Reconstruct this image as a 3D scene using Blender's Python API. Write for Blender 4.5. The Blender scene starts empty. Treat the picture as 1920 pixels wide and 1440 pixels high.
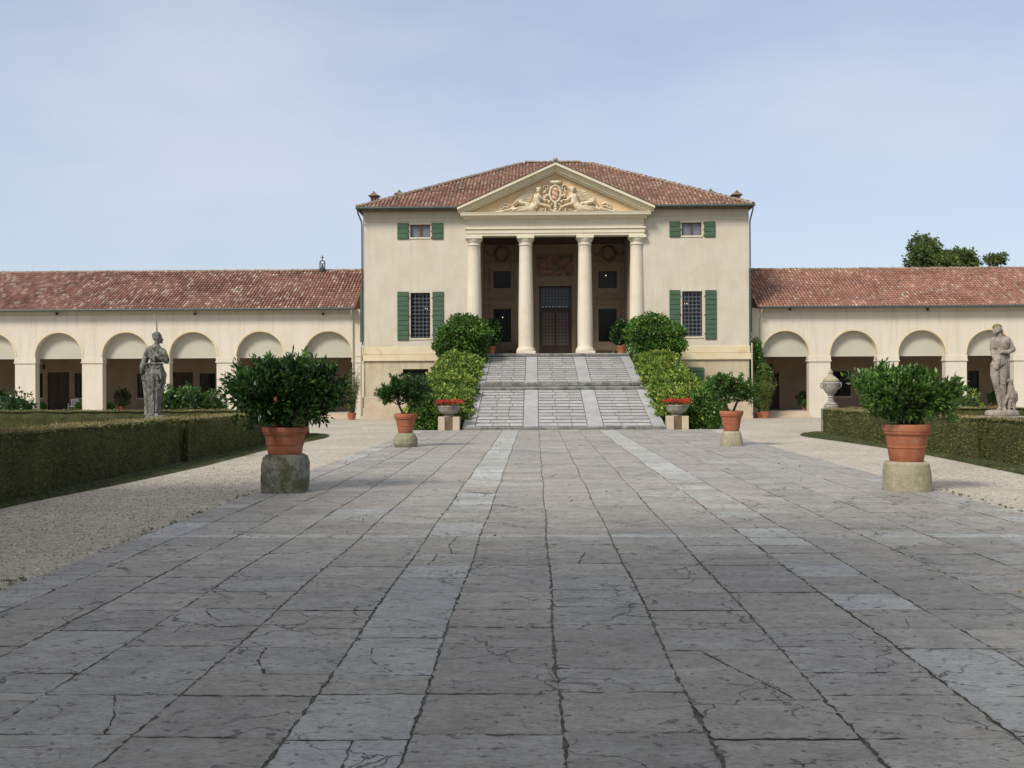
import bpy, math, random
import numpy as np
from mathutils import Vector, Matrix, noise as mnoise
random.seed(7); RNG = np.random.default_rng(7)
SC = bpy.context.scene
COL = SC.collection
R = math.radians

# ------------------------------------------------------------------ camera
F, CX, CY = 1900.0, 960.0, 720.0
YAW, ROLL = math.atan(44/1900.0), R(-0.25)
CAM = Vector((-1.22, 0.0, 2.0))
CM = Matrix.Rotation(YAW, 3, 'Z') @ Matrix.Rotation(R(90), 3, 'X') @ Matrix.Rotation(ROLL, 3, 'Z')
cd = bpy.data.cameras.new('camera'); cam = bpy.data.objects.new('camera', cd); COL.objects.link(cam)
cam.matrix_world = Matrix.Translation(CAM) @ CM.to_4x4()
cd.sensor_width = 36; cd.lens = F/1920*36; cd.clip_start = .1; cd.clip_end = 2000
SC.camera = cam

def P(px, py, Y):
    """measured point: where the sight line through a photo pixel meets the plane at distance Y"""
    d = CM @ Vector((px-CX, CY-py, -F))
    t = (Y-CAM.y)/d.y
    return CAM.x+d.x*t, CAM.z+d.z*t
def PX(px, Y, py=700): return P(px, py, Y)[0]
def PZ(px, py, Y): return P(px, py, Y)[1]

# ------------------------------------------------------------------ light
SUN_EL, SUN_DIR = R(44), Vector((.78, 1, 0)).normalized()
w = bpy.data.worlds.new('World'); SC.world = w; w.use_nodes = True
nt = w.node_tree; nt.nodes.clear()
out = nt.nodes.new('ShaderNodeOutputWorld'); bg = nt.nodes.new('ShaderNodeBackground')
sky = nt.nodes.new('ShaderNodeTexSky'); sky.sky_type = 'NISHITA'; sky.sun_disc = False
sky.sun_elevation = SUN_EL
sky.sun_rotation = math.atan2(-SUN_DIR.x, -SUN_DIR.y)
sky.air_density = 1.0; sky.dust_density = 1.6; sky.ozone_density = 2.0
tc = nt.nodes.new('ShaderNodeTexCoord'); mp = nt.nodes.new('ShaderNodeMapping'); mp.inputs['Scale'].default_value = (1, 1, 2.6)
mp.inputs['Rotation'].default_value = (0, R(12), 0)
n1 = nt.nodes.new('ShaderNodeTexNoise'); n1.inputs['Scale'].default_value = 1.7; n1.inputs['Detail'].default_value = 7; n1.inputs['Roughness'].default_value = .5
rmp = nt.nodes.new('ShaderNodeValToRGB'); rmp.color_ramp.elements[0].position = .36; rmp.color_ramp.elements[1].position = .72
rmp.color_ramp.elements[0].color = (.24, .24, .24, 1); rmp.color_ramp.elements[1].color = (.80, .80, .80, 1)
mx = nt.nodes.new('ShaderNodeMix'); mx.data_type = 'RGBA'; mx.inputs['B'].default_value = (4.5, 4.78, 5.55, 1)
L = nt.links.new
L(tc.outputs['Generated'], mp.inputs['Vector']); L(mp.outputs[0], n1.inputs['Vector']); L(n1.outputs['Fac'], rmp.inputs[0])
sp = nt.nodes.new('ShaderNodeSeparateXYZ'); L(tc.outputs['Generated'], sp.inputs[0])
hi = nt.nodes.new('ShaderNodeMapRange'); hi.inputs['From Min'].default_value = .4; hi.inputs['From Max'].default_value = .9; hi.inputs['To Max'].default_value = .6; L(sp.outputs['Z'], hi.inputs['Value'])
veil = nt.nodes.new('ShaderNodeMix'); veil.data_type = 'RGBA'; veil.inputs['A'].default_value = (4.5, 4.78, 5.5, 1); veil.inputs['B'].default_value = (5.3, 5.15, 4.9, 1)   # unseen high cloud, added and greyed to neutralise the ambient light
L(hi.outputs[0], veil.inputs['Factor']); L(veil.outputs['Result'], mx.inputs['B'])
ad = nt.nodes.new('ShaderNodeMath'); ad.use_clamp = True; L(rmp.outputs[0], ad.inputs[0]); L(hi.outputs[0], ad.inputs[1]); L(ad.outputs[0], mx.inputs['Factor']); L(sky.outputs[0], mx.inputs['A']); L(mx.outputs['Result'], bg.inputs['Color'])
bg.inputs['Strength'].default_value = .10
L(bg.outputs[0], out.inputs[0])
sl = bpy.data.lights.new('sun', 'SUN'); sl.energy = 2.4; sl.angle = R(15); sl.color = (1, .955, .88)
so = bpy.data.objects.new('sun', sl); COL.objects.link(so)
ldir = Vector((SUN_DIR.x*math.cos(SUN_EL), SUN_DIR.y*math.cos(SUN_EL), -math.sin(SUN_EL)))
so.rotation_euler = ldir.to_track_quat('-Z', 'Y').to_euler()
SC.view_settings.view_transform = 'Standard'; SC.view_settings.look = 'None'
SC.view_settings.exposure = 0.62; SC.view_settings.gamma = 1; SC.view_settings.use_curve_mapping = False

# ------------------------------------------------------------------ materials
def newmat(name):
    m = bpy.data.materials.new(name); m.use_nodes = True
    t = m.node_tree; b = t.nodes['Principled BSDF']
    return m, t, b
def nd(t, typ, **kw):
    n = t.nodes.new('ShaderNode'+typ)
    for k, v in kw.items():
        if k in n.inputs: n.inputs[k].default_value = v
        else: setattr(n, k, v)
    return n
def ramp(t, stops, interp='LINEAR'):
    n = t.nodes.new('ShaderNodeValToRGB'); e = n.color_ramp.elements; n.color_ramp.interpolation = interp
    while len(e) < len(stops): e.new(.5)
    for el, (p, c) in zip(e, stops):
        el.position = p; el.color = (*c, 1) if len(c) == 3 else c
    return n
def g(v): return (v, v, v)
def coords(t, scale=(1, 1, 1)):
    c = nd(t, 'TexCoord'); m = nd(t, 'Mapping'); m.inputs['Scale'].default_value = scale
    t.links.new(c.outputs['Object'], m.inputs['Vector']); return m.outputs[0]
def mixc(t, fac, a, b, mode='MIX'):
    n = nd(t, 'Mix'); n.data_type = 'RGBA'; n.blend_type = mode
    for s, v in (('Factor', fac), ('A', a), ('B', b)):
        if hasattr(v, 'is_linked') or hasattr(v, 'links'): t.links.new(v, n.inputs[s])
        elif s == 'Factor': n.inputs[s].default_value = v
        else: n.inputs[s].default_value = (*v, 1)
    return n.outputs['Result']
def bump(t, b, h, strength, dist=.02):
    n = nd(t, 'Bump', Strength=strength, Distance=dist); t.links.new(h, n.inputs['Height']); t.links.new(n.outputs[0], b.inputs['Normal'])
def surf(name, c1, c2, scale=1.5, rough=.85, bs=25, bstr=.4, stain=None, sscale=.5, sth=(.55, .75), samt=.7, streak=None, island=0, stretch=(1, 1, 1), fine=.12, spec=.3):
    m, t, b = newmat(name); lk = t.links.new
    co = coords(t, stretch)
    n = nd(t, 'TexNoise', Scale=scale, Detail=8.0, Roughness=.62); lk(co, n.inputs['Vector'])
    r = ramp(t, [(.32, c1), (.68, c2)]); lk(n.outputs['Fac'], r.inputs[0]); c = r.outputs[0]
    if stain:
        s = nd(t, 'TexNoise', Scale=sscale, Detail=9.0, Roughness=.65, Distortion=.4); lk(coords(t, (1, 1, .8)), s.inputs['Vector'])
        sr = ramp(t, [(sth[0], g(0)), (sth[1], g(samt))]); lk(s.outputs['Fac'], sr.inputs[0]); c = mixc(t, sr.outputs[0], c, stain)
    if streak:
        s = nd(t, 'TexNoise', Scale=2.8, Detail=8.0, Roughness=.65); lk(coords(t, (1, 1, .10)), s.inputs['Vector'])
        sr = ramp(t, [(.50, g(0)), (.70, g(.7))]); lk(s.outputs['Fac'], sr.inputs[0]); c = mixc(t, sr.outputs[0], c, streak)
    f = nd(t, 'TexNoise', Scale=bs, Detail=5.0, Roughness=.7); lk(coords(t), f.inputs['Vector'])
    if fine:
        fr = ramp(t, [(.3, g(1-fine*2)), (.7, g(1+fine*0))]); lk(f.outputs['Fac'], fr.inputs[0]); c = mixc(t, 1.0, c, fr.outputs[0], 'MULTIPLY')
    if island:
        gi = nd(t, 'NewGeometry'); ir = ramp(t, [(0, g(1-island)), (1, g(1.0))]); lk(gi.outputs['Random Per Island'], ir.inputs[0]); c = mixc(t, 1.0, c, ir.outputs[0], 'MULTIPLY')
    lk(c, b.inputs['Base Color']); b.inputs['Roughness'].default_value = rough; b.inputs['Specular IOR Level'].default_value = spec
    if bstr: bump(t, b, f.outputs['Fac'], bstr)
    return m
def leafmat(name, stops, rough=.45, trans=.25):
    m, t, b = newmat(name); lk = t.links.new
    gi = nd(t, 'NewGeometry'); r = ramp(t, stops); lk(gi.outputs['Random Per Island'], r.inputs[0])
    n = nd(t, 'TexNoise', Scale=1.1, Detail=2.0); lk(coords(t), n.inputs['Vector'])
    rr = ramp(t, [(.3, g(.55)), (.7, g(1.4))]); lk(n.outputs['Fac'], rr.inputs[0])
    c = mixc(t, 1.0, r.outputs[0], rr.outputs[0], 'MULTIPLY')
    lk(c, b.inputs['Base Color']); b.inputs['Roughness'].default_value = rough; b.inputs['Specular IOR Level'].default_value = .35
    tr = nd(t, 'BsdfTranslucent'); lk(c, tr.inputs['Color']); ms = nd(t, 'MixShader', Fac=trans)
    o = t.nodes['Material Output']; lk(b.outputs[0], ms.inputs[1]); lk(tr.outputs[0], ms.inputs[2]); lk(ms.outputs[0], o.inputs['Surface'])
    return m
M = {}
M['plaster'] = surf('villa plaster', (.575, .505, .40), (.65, .58, .47), .7, bs=40, bstr=.25, stain=(.50, .40, .25), sscale=.55, sth=(.52, .74), samt=.55, streak=(.52, .46, .36), fine=.06)
M['plaster_low'] = surf('basement plaster', (.47, .40, .27), (.56, .49, .34), .8, bs=30, bstr=.3, stain=(.40, .29, .13), streak=(.34, .31, .20), fine=.06)
M['band'] = surf('cream band', (.66, .54, .34), (.72, .62, .43), 1.2, bs=30, bstr=.3, stain=(.50, .31, .12), sscale=1.2, sth=(.56, .72), samt=.6, fine=.06)
M['plinth'] = surf('plinth stone', (.50, .39, .27), (.60, .50, .37), 1.6, bs=30, bstr=.4, stain=(.48, .31, .14), sscale=1.3, fine=.1)
M['cream'] = surf('cream trim', (.66, .59, .43), (.72, .655, .50), 1.2, bs=30, bstr=.2, stain=(.58, .44, .2), sscale=1.0, sth=(.55, .75), samt=.5, fine=.06)
M['column'] = surf('column plaster', (.65, .575, .44), (.71, .64, .51), 1.3, bs=45, bstr=.3, stain=(.56, .47, .25), sscale=.8, samt=.5, fine=.07)
M['tymp'] = surf('tympanum ochre', (.60, .41, .22), (.68, .52, .32), 1.6, bs=25, bstr=.2, fine=.06)
M['relief'] = surf('relief stone', (.62, .52, .36), (.72, .63, .47), 2.5, bs=25, bstr=.2, stain=(.46, .33, .18), sscale=1.6, fine=.1)
M['wing'] = surf('wing plaster', (.64, .57, .455), (.70, .635, .52), .6, bs=35, bstr=.25, stain=(.58, .44, .24), sscale=.35, sth=(.55, .78), samt=.5, streak=(.56, .48, .36), fine=.06)
M['lunette'] = surf('lunette blind', (.46, .43, .34), (.50, .47, .375), .8, bs=60, bstr=.1, fine=.04)
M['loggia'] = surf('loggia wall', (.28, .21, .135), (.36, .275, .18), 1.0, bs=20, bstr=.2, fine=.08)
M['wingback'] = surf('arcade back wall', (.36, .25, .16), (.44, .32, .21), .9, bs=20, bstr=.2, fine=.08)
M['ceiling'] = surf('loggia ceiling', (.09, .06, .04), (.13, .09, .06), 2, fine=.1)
M['wood'] = surf('dark wood', (.045, .028, .018), (.075, .045, .028), 3, rough=.55, stretch=(1, 1, .2), bs=30, bstr=.2)
M['beam'] = surf('window wood', (.14, .07, .04), (.20, .10, .06), 3, rough=.6)
M['bench'] = surf('bench wood', (.17, .12, .085), (.26, .19, .14), 4, rough=.7)
M['void'] = surf('dark interior', g(.02), g(.03), 2, fine=0, bstr=0)
M['shutter'] = surf('green shutter paint', (.052, .104, .055), (.080, .140, .078), 2.5, rough=.55, stretch=(1, 1, 4), bs=20, bstr=.25, stain=(.09, .18, .12), sscale=3, samt=.6)
M['metal'] = surf('dark metal', (.025, .03, .03), (.04, .045, .045), 5, rough=.5, fine=.05)
M['pipe'] = surf('painted pipe', (.42, .37, .28), (.50, .45, .35), 4, rough=.5, fine=.05)
M['gutter'] = surf('gutter green grey', (.055, .07, .065), (.085, .10, .09), 4, rough=.5, fine=.05)
M['terra'] = surf('terracotta pot', (.33, .105, .05), (.42, .15, .075), 3, rough=.8, bs=30, bstr=.2, stain=(.40, .25, .18), sscale=5, sth=(.52, .72), samt=.55, fine=.08)
M['soil'] = surf('soil', (.05, .035, .02), (.09, .06, .04), 8, bs=40, bstr=.8)
M['mossrock'] = surf('mossy stone', (.15, .15, .10), (.36, .35, .28), 9, bs=26, bstr=1.0, stain=(.09, .10, .035), sscale=3.2, sth=(.47, .6), samt=.8, fine=.3)
M['palerock'] = surf('pale stone block', (.33, .29, .19), (.44, .39, .27), 4, bs=22, bstr=.7, stain=(.18, .19, .07), sscale=3, sth=(.5, .72), samt=.7, fine=.15)
M['greyrock'] = surf('grey green stone', (.21, .21, .13), (.31, .30, .20), 5, bs=25, bstr=.6, stain=(.38, .34, .24), sscale=3, fine=.15)
M['bark'] = surf('bark', (.05, .035, .02), (.09, .065, .045), 12, bs=40, bstr=.8)
M['ramp'] = surf('ramp stone', (.385, .375, .365), (.50, .485, .47), 2.2, rough=.75, bs=18, bstr=.5, stain=(.28, .27, .27), sscale=1.6, sth=(.55, .75), island=.22, fine=.14)
M['rampband'] = surf('ramp smooth band', (.345, .345, .34), (.44, .44, .43), 1.2, rough=.7, bs=14, bstr=.3, stain=(.27, .28, .30), sscale=.9, island=.2, fine=.1)
M['rampedge'] = surf('worn step stone', (.20, .20, .175), (.42, .41, .375), 5, bs=20, bstr=.8, stretch=(.5, 1, 3), stain=(.10, .11, .08), sscale=2.2, sth=(.45, .6), fine=.25)
M['rampgap'] = surf('ramp joint and riser shade', (.09, .085, .075), (.15, .14, .12), 6, bs=30, bstr=.5)
M['bowl'] = surf('weathered marble', (.25, .24, .21), (.55, .50, .42), 4, bs=20, bstr=.5, stain=(.16, .13, .10), sscale=2.5, sth=(.5, .65), fine=.2)
M['marblebrown'] = surf('brown stained stone', (.13, .085, .05), (.22, .15, .09), 4, bs=20, bstr=.5, fine=.2)
M['statue'] = surf('weathered statue stone', (.10, .098, .08), (.40, .385, .34), 6.5, bs=18, bstr=.9, stain=(.09, .085, .065), sscale=4.2, sth=(.50, .60), samt=.8, fine=.3, stretch=(1, 1, .5))
M['statue2'] = surf('pale statue stone', (.30, .25, .20), (.50, .435, .36), 5, bs=18, bstr=.8, stain=(.16, .12, .09), sscale=3.2, sth=(.5, .68), fine=.25, stretch=(1, 1, .5))
M['moss'] = surf('yellow lichen', (.17, .135, .05), (.27, .215, .10), 9, bs=30, bstr=.8)
M['statueped'] = surf('pedestal stone', (.30, .28, .24), (.40, .37, .32), 5, bs=18, bstr=.6, fine=.2)
M['grass'] = surf('mown grass', (.045, .06, .018), (.09, .105, .035), 3, bs=60, bstr=1.0, stain=(.12, .095, .05), sscale=1.3, sth=(.5, .7), samt=.6, fine=.3)
M['roofdeck'] = surf('roof channel tiles', (.13, .07, .05), (.20, .11, .08), 3, bs=20, bstr=.4)
M['white'] = surf('white lamp glass', g(.7), g(.75), 3, fine=0)
M['curtain'] = surf('pale curtain', (.50, .52, .56), (.68, .70, .74), 9, stretch=(1, 1, .08), fine=0)
M['citrus'] = leafmat('citrus leaf', [(0, (.016, .042, .012)), (.55, (.032, .085, .02)), (.85, (.065, .15, .03)), (1, (.14, .24, .05))], .32)
M['young'] = leafmat('young leaf', [(0, (.05, .12, .02)), (1, (.13, .25, .05))], .35)
M['citrus_light'] = leafmat('bright citrus leaf', [(0, (.035, .085, .015)), (.6, (.065, .15, .025)), (1, (.15, .26, .05))], .35)
M['creeper'] = leafmat('creeper leaf', [(0, (.05, .10, .016)), (.4, (.11, .20, .025)), (.75, (.23, .33, .045)), (.93, (.38, .43, .08)), (1, (.55, .52, .17))], .5)
M['creeper_dark'] = leafmat('dense creeper leaf', [(0, (.03, .075, .012)), (.5, (.06, .15, .02)), (.85, (.11, .23, .03)), (1, (.34, .38, .10))], .5)
M['hedge'] = leafmat('clipped hedge leaf', [(0, (.08, .09, .028)), (.45, (.125, .14, .038)), (.85, (.165, .18, .052)), (1, (.22, .19, .085))], .75, .2)
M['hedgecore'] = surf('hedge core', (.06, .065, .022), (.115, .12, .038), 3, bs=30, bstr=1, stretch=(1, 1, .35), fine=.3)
M['hedgetop'] = leafmat('paler hedge top', [(0, (.20, .18, .06)), (1, (.36, .29, .14))], .7, .15)  # top leaves coloured paler than the sides
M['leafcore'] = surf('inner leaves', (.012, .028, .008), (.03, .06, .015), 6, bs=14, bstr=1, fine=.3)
M['bamboo'] = leafmat('bamboo leaf', [(0, (.07, .10, .02)), (.7, (.14, .18, .04)), (1, (.26, .28, .09))], .5)
M['treeleaf'] = leafmat('tree leaf', [(0, (.07, .10, .03)), (.6, (.12, .17, .045)), (1, (.19, .23, .07))], .5, .4)
M['red'] = leafmat('red petals', [(0, (.45, .02, .015)), (1, (.75, .06, .05))], .5)
M['orangefruit'] = surf('hibiscus flower', (.42, .09, .07), (.52, .15, .12), 5, fine=0)
M['dryleaf'] = leafmat('dry leaf', [(0, (.16, .07, .03)), (1, (.30, .17, .07))], .7)
M['pebble'] = surf('pebbles', (.30, .27, .22), (.48, .44, .37), 4, island=.5, bs=30, bstr=.2)

def tile_mat(name, cols, lichen=(.40, .37, .28)):
    m, t, b = newmat(name); lk = t.links.new
    gi = nd(t, 'NewGeometry'); r = ramp(t, cols, 'CONSTANT'); lk(gi.outputs['Random Per Island'], r.inputs[0])
    n = nd(t, 'TexNoise', Scale=.55, Detail=5.0); lk(coords(t), n.inputs['Vector'])
    rr = ramp(t, [(.35, (.80, .74, .72)), (.65, (1.1, 1.05, 1.0))]); lk(n.outputs['Fac'], rr.inputs[0])
    c = mixc(t, 1.0, r.outputs[0], rr.outputs[0], 'MULTIPLY')
    n2 = nd(t, 'TexNoise', Scale=9.0, Detail=6.0, Roughness=.7); lk(coords(t), n2.inputs['Vector'])
    r2 = ramp(t, [(.56, g(0)), (.70, g(.6))]); lk(n2.outputs['Fac'], r2.inputs[0]); c = mixc(t, r2.outputs[0], c, lichen)
    lk(c, b.inputs['Base Color']); b.inputs['Roughness'].default_value = .9; b.inputs['Specular IOR Level'].default_value = .2
    bump(t, b, n2.outputs['Fac'], .5); return m
M['tile_house'] = tile_mat('old clay tiles', [(0, (.20, .12, .09)), (.2, (.27, .15, .11)), (.42, (.32, .185, .14)), (.62, (.25, .135, .10)), (.75, (.34, .23, .175)), (.92, (.38, .31, .24))])
M['tile_left'] = tile_mat('mottled clay tiles', [(0, (.19, .105, .085)), (.2, (.265, .135, .105)), (.42, (.295, .165, .13)), (.6, (.24, .125, .10)), (.78, (.35, .235, .19)), (.91, (.42, .35, .29))], (.40, .33, .27))
M['tile_right'] = tile_mat('red clay tiles', [(0, (.23, .125, .095)), (.2, (.295, .15, .11)), (.45, (.325, .175, .13)), (.68, (.27, .14, .105)), (.84, (.35, .22, .17)), (.95, (.39, .31, .25))])

def paving_mat(name, c1, c2, tint):
    m, t, b = newmat(name); lk = t.links.new
    at = nd(t, 'Attribute'); at.attribute_name = 'tone'
    n = nd(t, 'TexNoise', Scale=1.4, Detail=9.0, Roughness=.65); lk(coords(t, (1, 1.6, 1)), n.inputs['Vector'])
    r = ramp(t, [(.3, c1), (.7, c2)]); lk(n.outputs['Fac'], r.inputs[0])
    tr = ramp(t, [(0, (.86, .86, .86)), (.3, (.96, .95, .94)), (.55, (1.02, 1.0, .98)), (.8, (1.0, 1.01, 1.03)), (1, tint)]); lk(at.outputs['Fac'], tr.inputs[0])
    c = mixc(t, 1.0, r.outputs[0], tr.outputs[0], 'MULTIPLY')
    # dark pits drawn out across the slabs
    p = nd(t, 'TexNoise', Scale=13.0, Detail=5.0, Roughness=.62, Distortion=.3); lk(coords(t, (.8, 1.1, 1)), p.inputs['Vector'])
    pr = ramp(t, [(.60, g(0)), (.64, g(.8))]); lk(p.outputs['Fac'], pr.inputs[0]); c = mixc(t, pr.outputs[0], c, (.075, .072, .07))
    p2 = nd(t, 'TexNoise', Scale=30.0, Detail=6.0, Roughness=.8); lk(coords(t, (.7, 1.8, 1)), p2.inputs['Vector'])
    pr2 = ramp(t, [(.34, (.58, .57, .55)), (.5, (1, 1, 1)), (.66, (1.22, 1.21, 1.19))]); lk(p2.outputs['Fac'], pr2.inputs[0]); c = mixc(t, 1.0, c, pr2.outputs[0], 'MULTIPLY')
    p3 = nd(t, 'TexNoise', Scale=4.0, Detail=6.0, Roughness=.6); lk(coords(t, (1, 1.5, 1)), p3.inputs['Vector'])
    pr3 = ramp(t, [(.36, (.86, .85, .83)), (.60, (1.06, 1.05, 1.05))]); lk(p3.outputs['Fac'], pr3.inputs[0]); c = mixc(t, 1.0, c, pr3.outputs[0], 'MULTIPLY')
    # hairline cracks
    nn = nd(t, 'TexNoise', Scale=1.3, Detail=5.0, Roughness=.6); lk(coords(t), nn.inputs['Vector'])
    vm = nd(t, 'VectorMath'); vm.operation = 'MULTIPLY_ADD'; lk(nn.outputs['Color'], vm.inputs[0]); vm.inputs[1].default_value = (1.3, 1.3, 0); lk(coords(t, (1, 1.4, 0)), vm.inputs[2])
    v = nd(t, 'TexVoronoi', Scale=.85); v.feature = 'DISTANCE_TO_EDGE'; lk(vm.outputs[0], v.inputs['Vector'])
    vr = ramp(t, [(.002, g(1)), (.009, g(0))]); lk(v.outputs['Distance'], vr.inputs[0])
    mk = nd(t, 'TexNoise', Scale=.75, Detail=2.0); lk(coords(t), mk.inputs['Vector'])
    mr = ramp(t, [(.44, g(0)), (.54, g(.9))]); lk(mk.outputs['Fac'], mr.inputs[0])
    mm = nd(t, 'Math'); mm.operation = 'MULTIPLY'; lk(vr.outputs[0], mm.inputs[0]); lk(mr.outputs[0], mm.inputs[1])
    c = mixc(t, mm.outputs[0], c, (.05, .047, .04))
    # scattered pale flecks
    fl = nd(t, 'TexNoise', Scale=26.0, Detail=3.0); lk(coords(t), fl.inputs['Vector'])
    fr = ramp(t, [(.70, g(0)), (.76, g(.5))]); lk(fl.outputs['Fac'], fr.inputs[0]); c = mixc(t, fr.outputs[0], c, (.42, .40, .37))
    lk(c, b.inputs['Base Color']); b.inputs['Roughness'].default_value = .62; b.inputs['Specular IOR Level'].default_value = .4
    f = nd(t, 'TexNoise', Scale=14.0, Detail=8.0, Roughness=.7); lk(coords(t, (.8, 1.5, 1)), f.inputs['Vector'])
    s = nd(t, 'Math'); s.operation = 'SUBTRACT'; lk(f.outputs['Fac'], s.inputs[0]); lk(mm.outputs[0], s.inputs[1])
    bump(t, b, s.outputs[0], .9, .02); return m
M['slab'] = paving_mat('trachyte paving', (.262, .250, .226), (.362, .347, .315), (1.14, 1.13, 1.11))
M['slabstrip'] = paving_mat('pale blue grey paving', (.325, .332, .318), (.435, .440, .42), (1.16, 1.16, 1.13))
M['jointdark'] = surf('joint dirt with painted shade', (.05, .046, .036), (.15, .14, .11), 12, fine=.3)  # joint dirt colour, darkened to put shade on the slab sides
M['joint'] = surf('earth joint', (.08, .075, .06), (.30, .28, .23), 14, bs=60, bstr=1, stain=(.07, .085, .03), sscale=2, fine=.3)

def gravel_mat():
    m, t, b = newmat('gravel'); lk = t.links.new
    v = nd(t, 'TexVoronoi', Scale=38.0); lk(coords(t), v.inputs['Vector'])
    r = ramp(t, [(0, (.24, .215, .18)), (.35, (.43, .395, .335)), (.7, (.56, .52, .45)), (1, (.70, .66, .58))]); lk(v.outputs['Color'], r.inputs[0])
    n = nd(t, 'TexNoise', Scale=.35, Detail=6.0, Roughness=.6); lk(coords(t), n.inputs['Vector'])
    r2 = ramp(t, [(.32, (.84, .82, .79)), (.66, (1.08, 1.06, 1.03))]); lk(n.outputs['Fac'], r2.inputs[0])
    c = mixc(t, 1.0, r.outputs[0], r2.outputs[0], 'MULTIPLY')
    n3 = nd(t, 'TexNoise', Scale=5.0, Detail=8.0, Roughness=.75); lk(coords(t), n3.inputs['Vector'])
    r3 = ramp(t, [(.35, (.72, .70, .66)), (.6, (1.0, 1.0, 1.0))]); lk(n3.outputs['Fac'], r3.inputs[0]); c = mixc(t, 1.0, c, r3.outputs[0], 'MULTIPLY')
    lk(c, b.inputs['Base Color']); b.inputs['Roughness'].default_value = .9; b.inputs['Specular IOR Level'].default_value = .2
    bump(t, b, v.outputs['Distance'], .8, .02); return m
M['gravel'] = gravel_mat()

def glass_mat(name, pitch, disc, lead, trans=.3, diamond=False):
    m, t, b = newmat(name); lk = t.links.new
    c = nd(t, 'TexCoord'); mpn = nd(t, 'Mapping'); mpn.inputs['Scale'].default_value = (1/pitch, 0, 1/pitch)
    if diamond: mpn.vector_type = 'POINT'; mpn.inputs['Rotation'].default_value = (0, R(45), 0); mpn.inputs['Scale'].default_value = (1/pitch, 1/pitch, 1/pitch)
    lk(c.outputs['Object'], mpn.inputs['Vector'])
    v = nd(t, 'TexVoronoi', Scale=1.0, Randomness=0.0); v.voronoi_dimensions = '2D'
    if diamond: v.distance = 'CHEBYCHEV'
    sx = nd(t, 'SeparateXYZ'); cx = nd(t, 'CombineXYZ'); lk(mpn.outputs[0], sx.inputs[0]); lk(sx.outputs['X'], cx.inputs['X']); lk(sx.outputs['Z'], cx.inputs['Y'])
    lk(cx.outputs[0], v.inputs['Vector'])
    e = .44 if not diamond else .45
    r = ramp(t, [(0, tuple(.7*x for x in disc)), (e-.12, disc), (e-.04, tuple(1.5*x for x in disc)), (e, lead), (1, lead)]); lk(v.outputs['Distance'], r.inputs[0])
    lk(r.outputs[0], b.inputs['Base Color']); b.inputs['Roughness'].default_value = .18
    b.inputs['Specular IOR Level'].default_value = .25
    tp = nd(t, 'BsdfTransparent'); ms = nd(t, 'MixShader', Fac=trans); o = t.nodes['Material Output']
    lk(b.outputs[0], ms.inputs[1]); lk(tp.outputs[0], ms.inputs[2]); lk(ms.outputs[0], o.inputs['Surface'])
    return m
M['roundel'] = glass_mat('roundel glass', .232, (.010, .013, .017), (.10, .105, .115), .2)
M['leaded'] = glass_mat('leaded glass', .16, (.006, .008, .009), (.045, .05, .05), .3, True)
M['doorglass'] = glass_mat('door roundel glass', .215, (.17, .12, .10), (.05, .045, .045), .1)
M['topglass'] = glass_mat('fanlight glass', .215, (.12, .145, .16), (.06, .07, .08), .1)
m_, t_, b_ = newmat('warm bulb'); b_.inputs['Emission Color'].default_value = (1, .75, .45, 1); b_.inputs['Emission Strength'].default_value = 12; M['bulb'] = m_

def fresco_mat():
    m, t, b = newmat('fresco'); lk = t.links.new
    n = nd(t, 'TexNoise', Scale=1.7, Detail=5.0, Distortion=1.4); lk(coords(t, (1, 0, 1.3)), n.inputs['Vector'])
    r = ramp(t, [(.3, (.05, .055, .045)), (.42, (.12, .10, .07)), (.5, (.22, .09, .06)), (.57, (.30, .20, .13)), (.64, (.10, .05, .04)), (.75, (.18, .17, .13))]); lk(n.outputs['Fac'], r.inputs[0])
    lk(r.outputs[0], b.inputs['Base Color']); b.inputs['Roughness'].default_value = .9; return m
M['fresco'] = fresco_mat()

def stripe_mat():
    m, t, b = newmat('banded shield'); lk = t.links.new
    wv = nd(t, 'TexWave', Scale=1.25, Distortion=0.0); wv.bands_direction = 'X'
    c = nd(t, 'TexCoord'); mp = nd(t, 'Mapping'); mp.inputs['Rotation'].default_value = (0, R(62), 0); lk(c.outputs['Object'], mp.inputs[0]); lk(mp.outputs[0], wv.inputs['Vector'])
    r = ramp(t, [(.45, (.36, .19, .10)), (.55, (.55, .40, .25))]); lk(wv.outputs['Fac'], r.inputs[0]); lk(r.outputs[0], b.inputs['Base Color']); b.inputs['Roughness'].default_value = .8
    return m
M['shield'] = stripe_mat()

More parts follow.
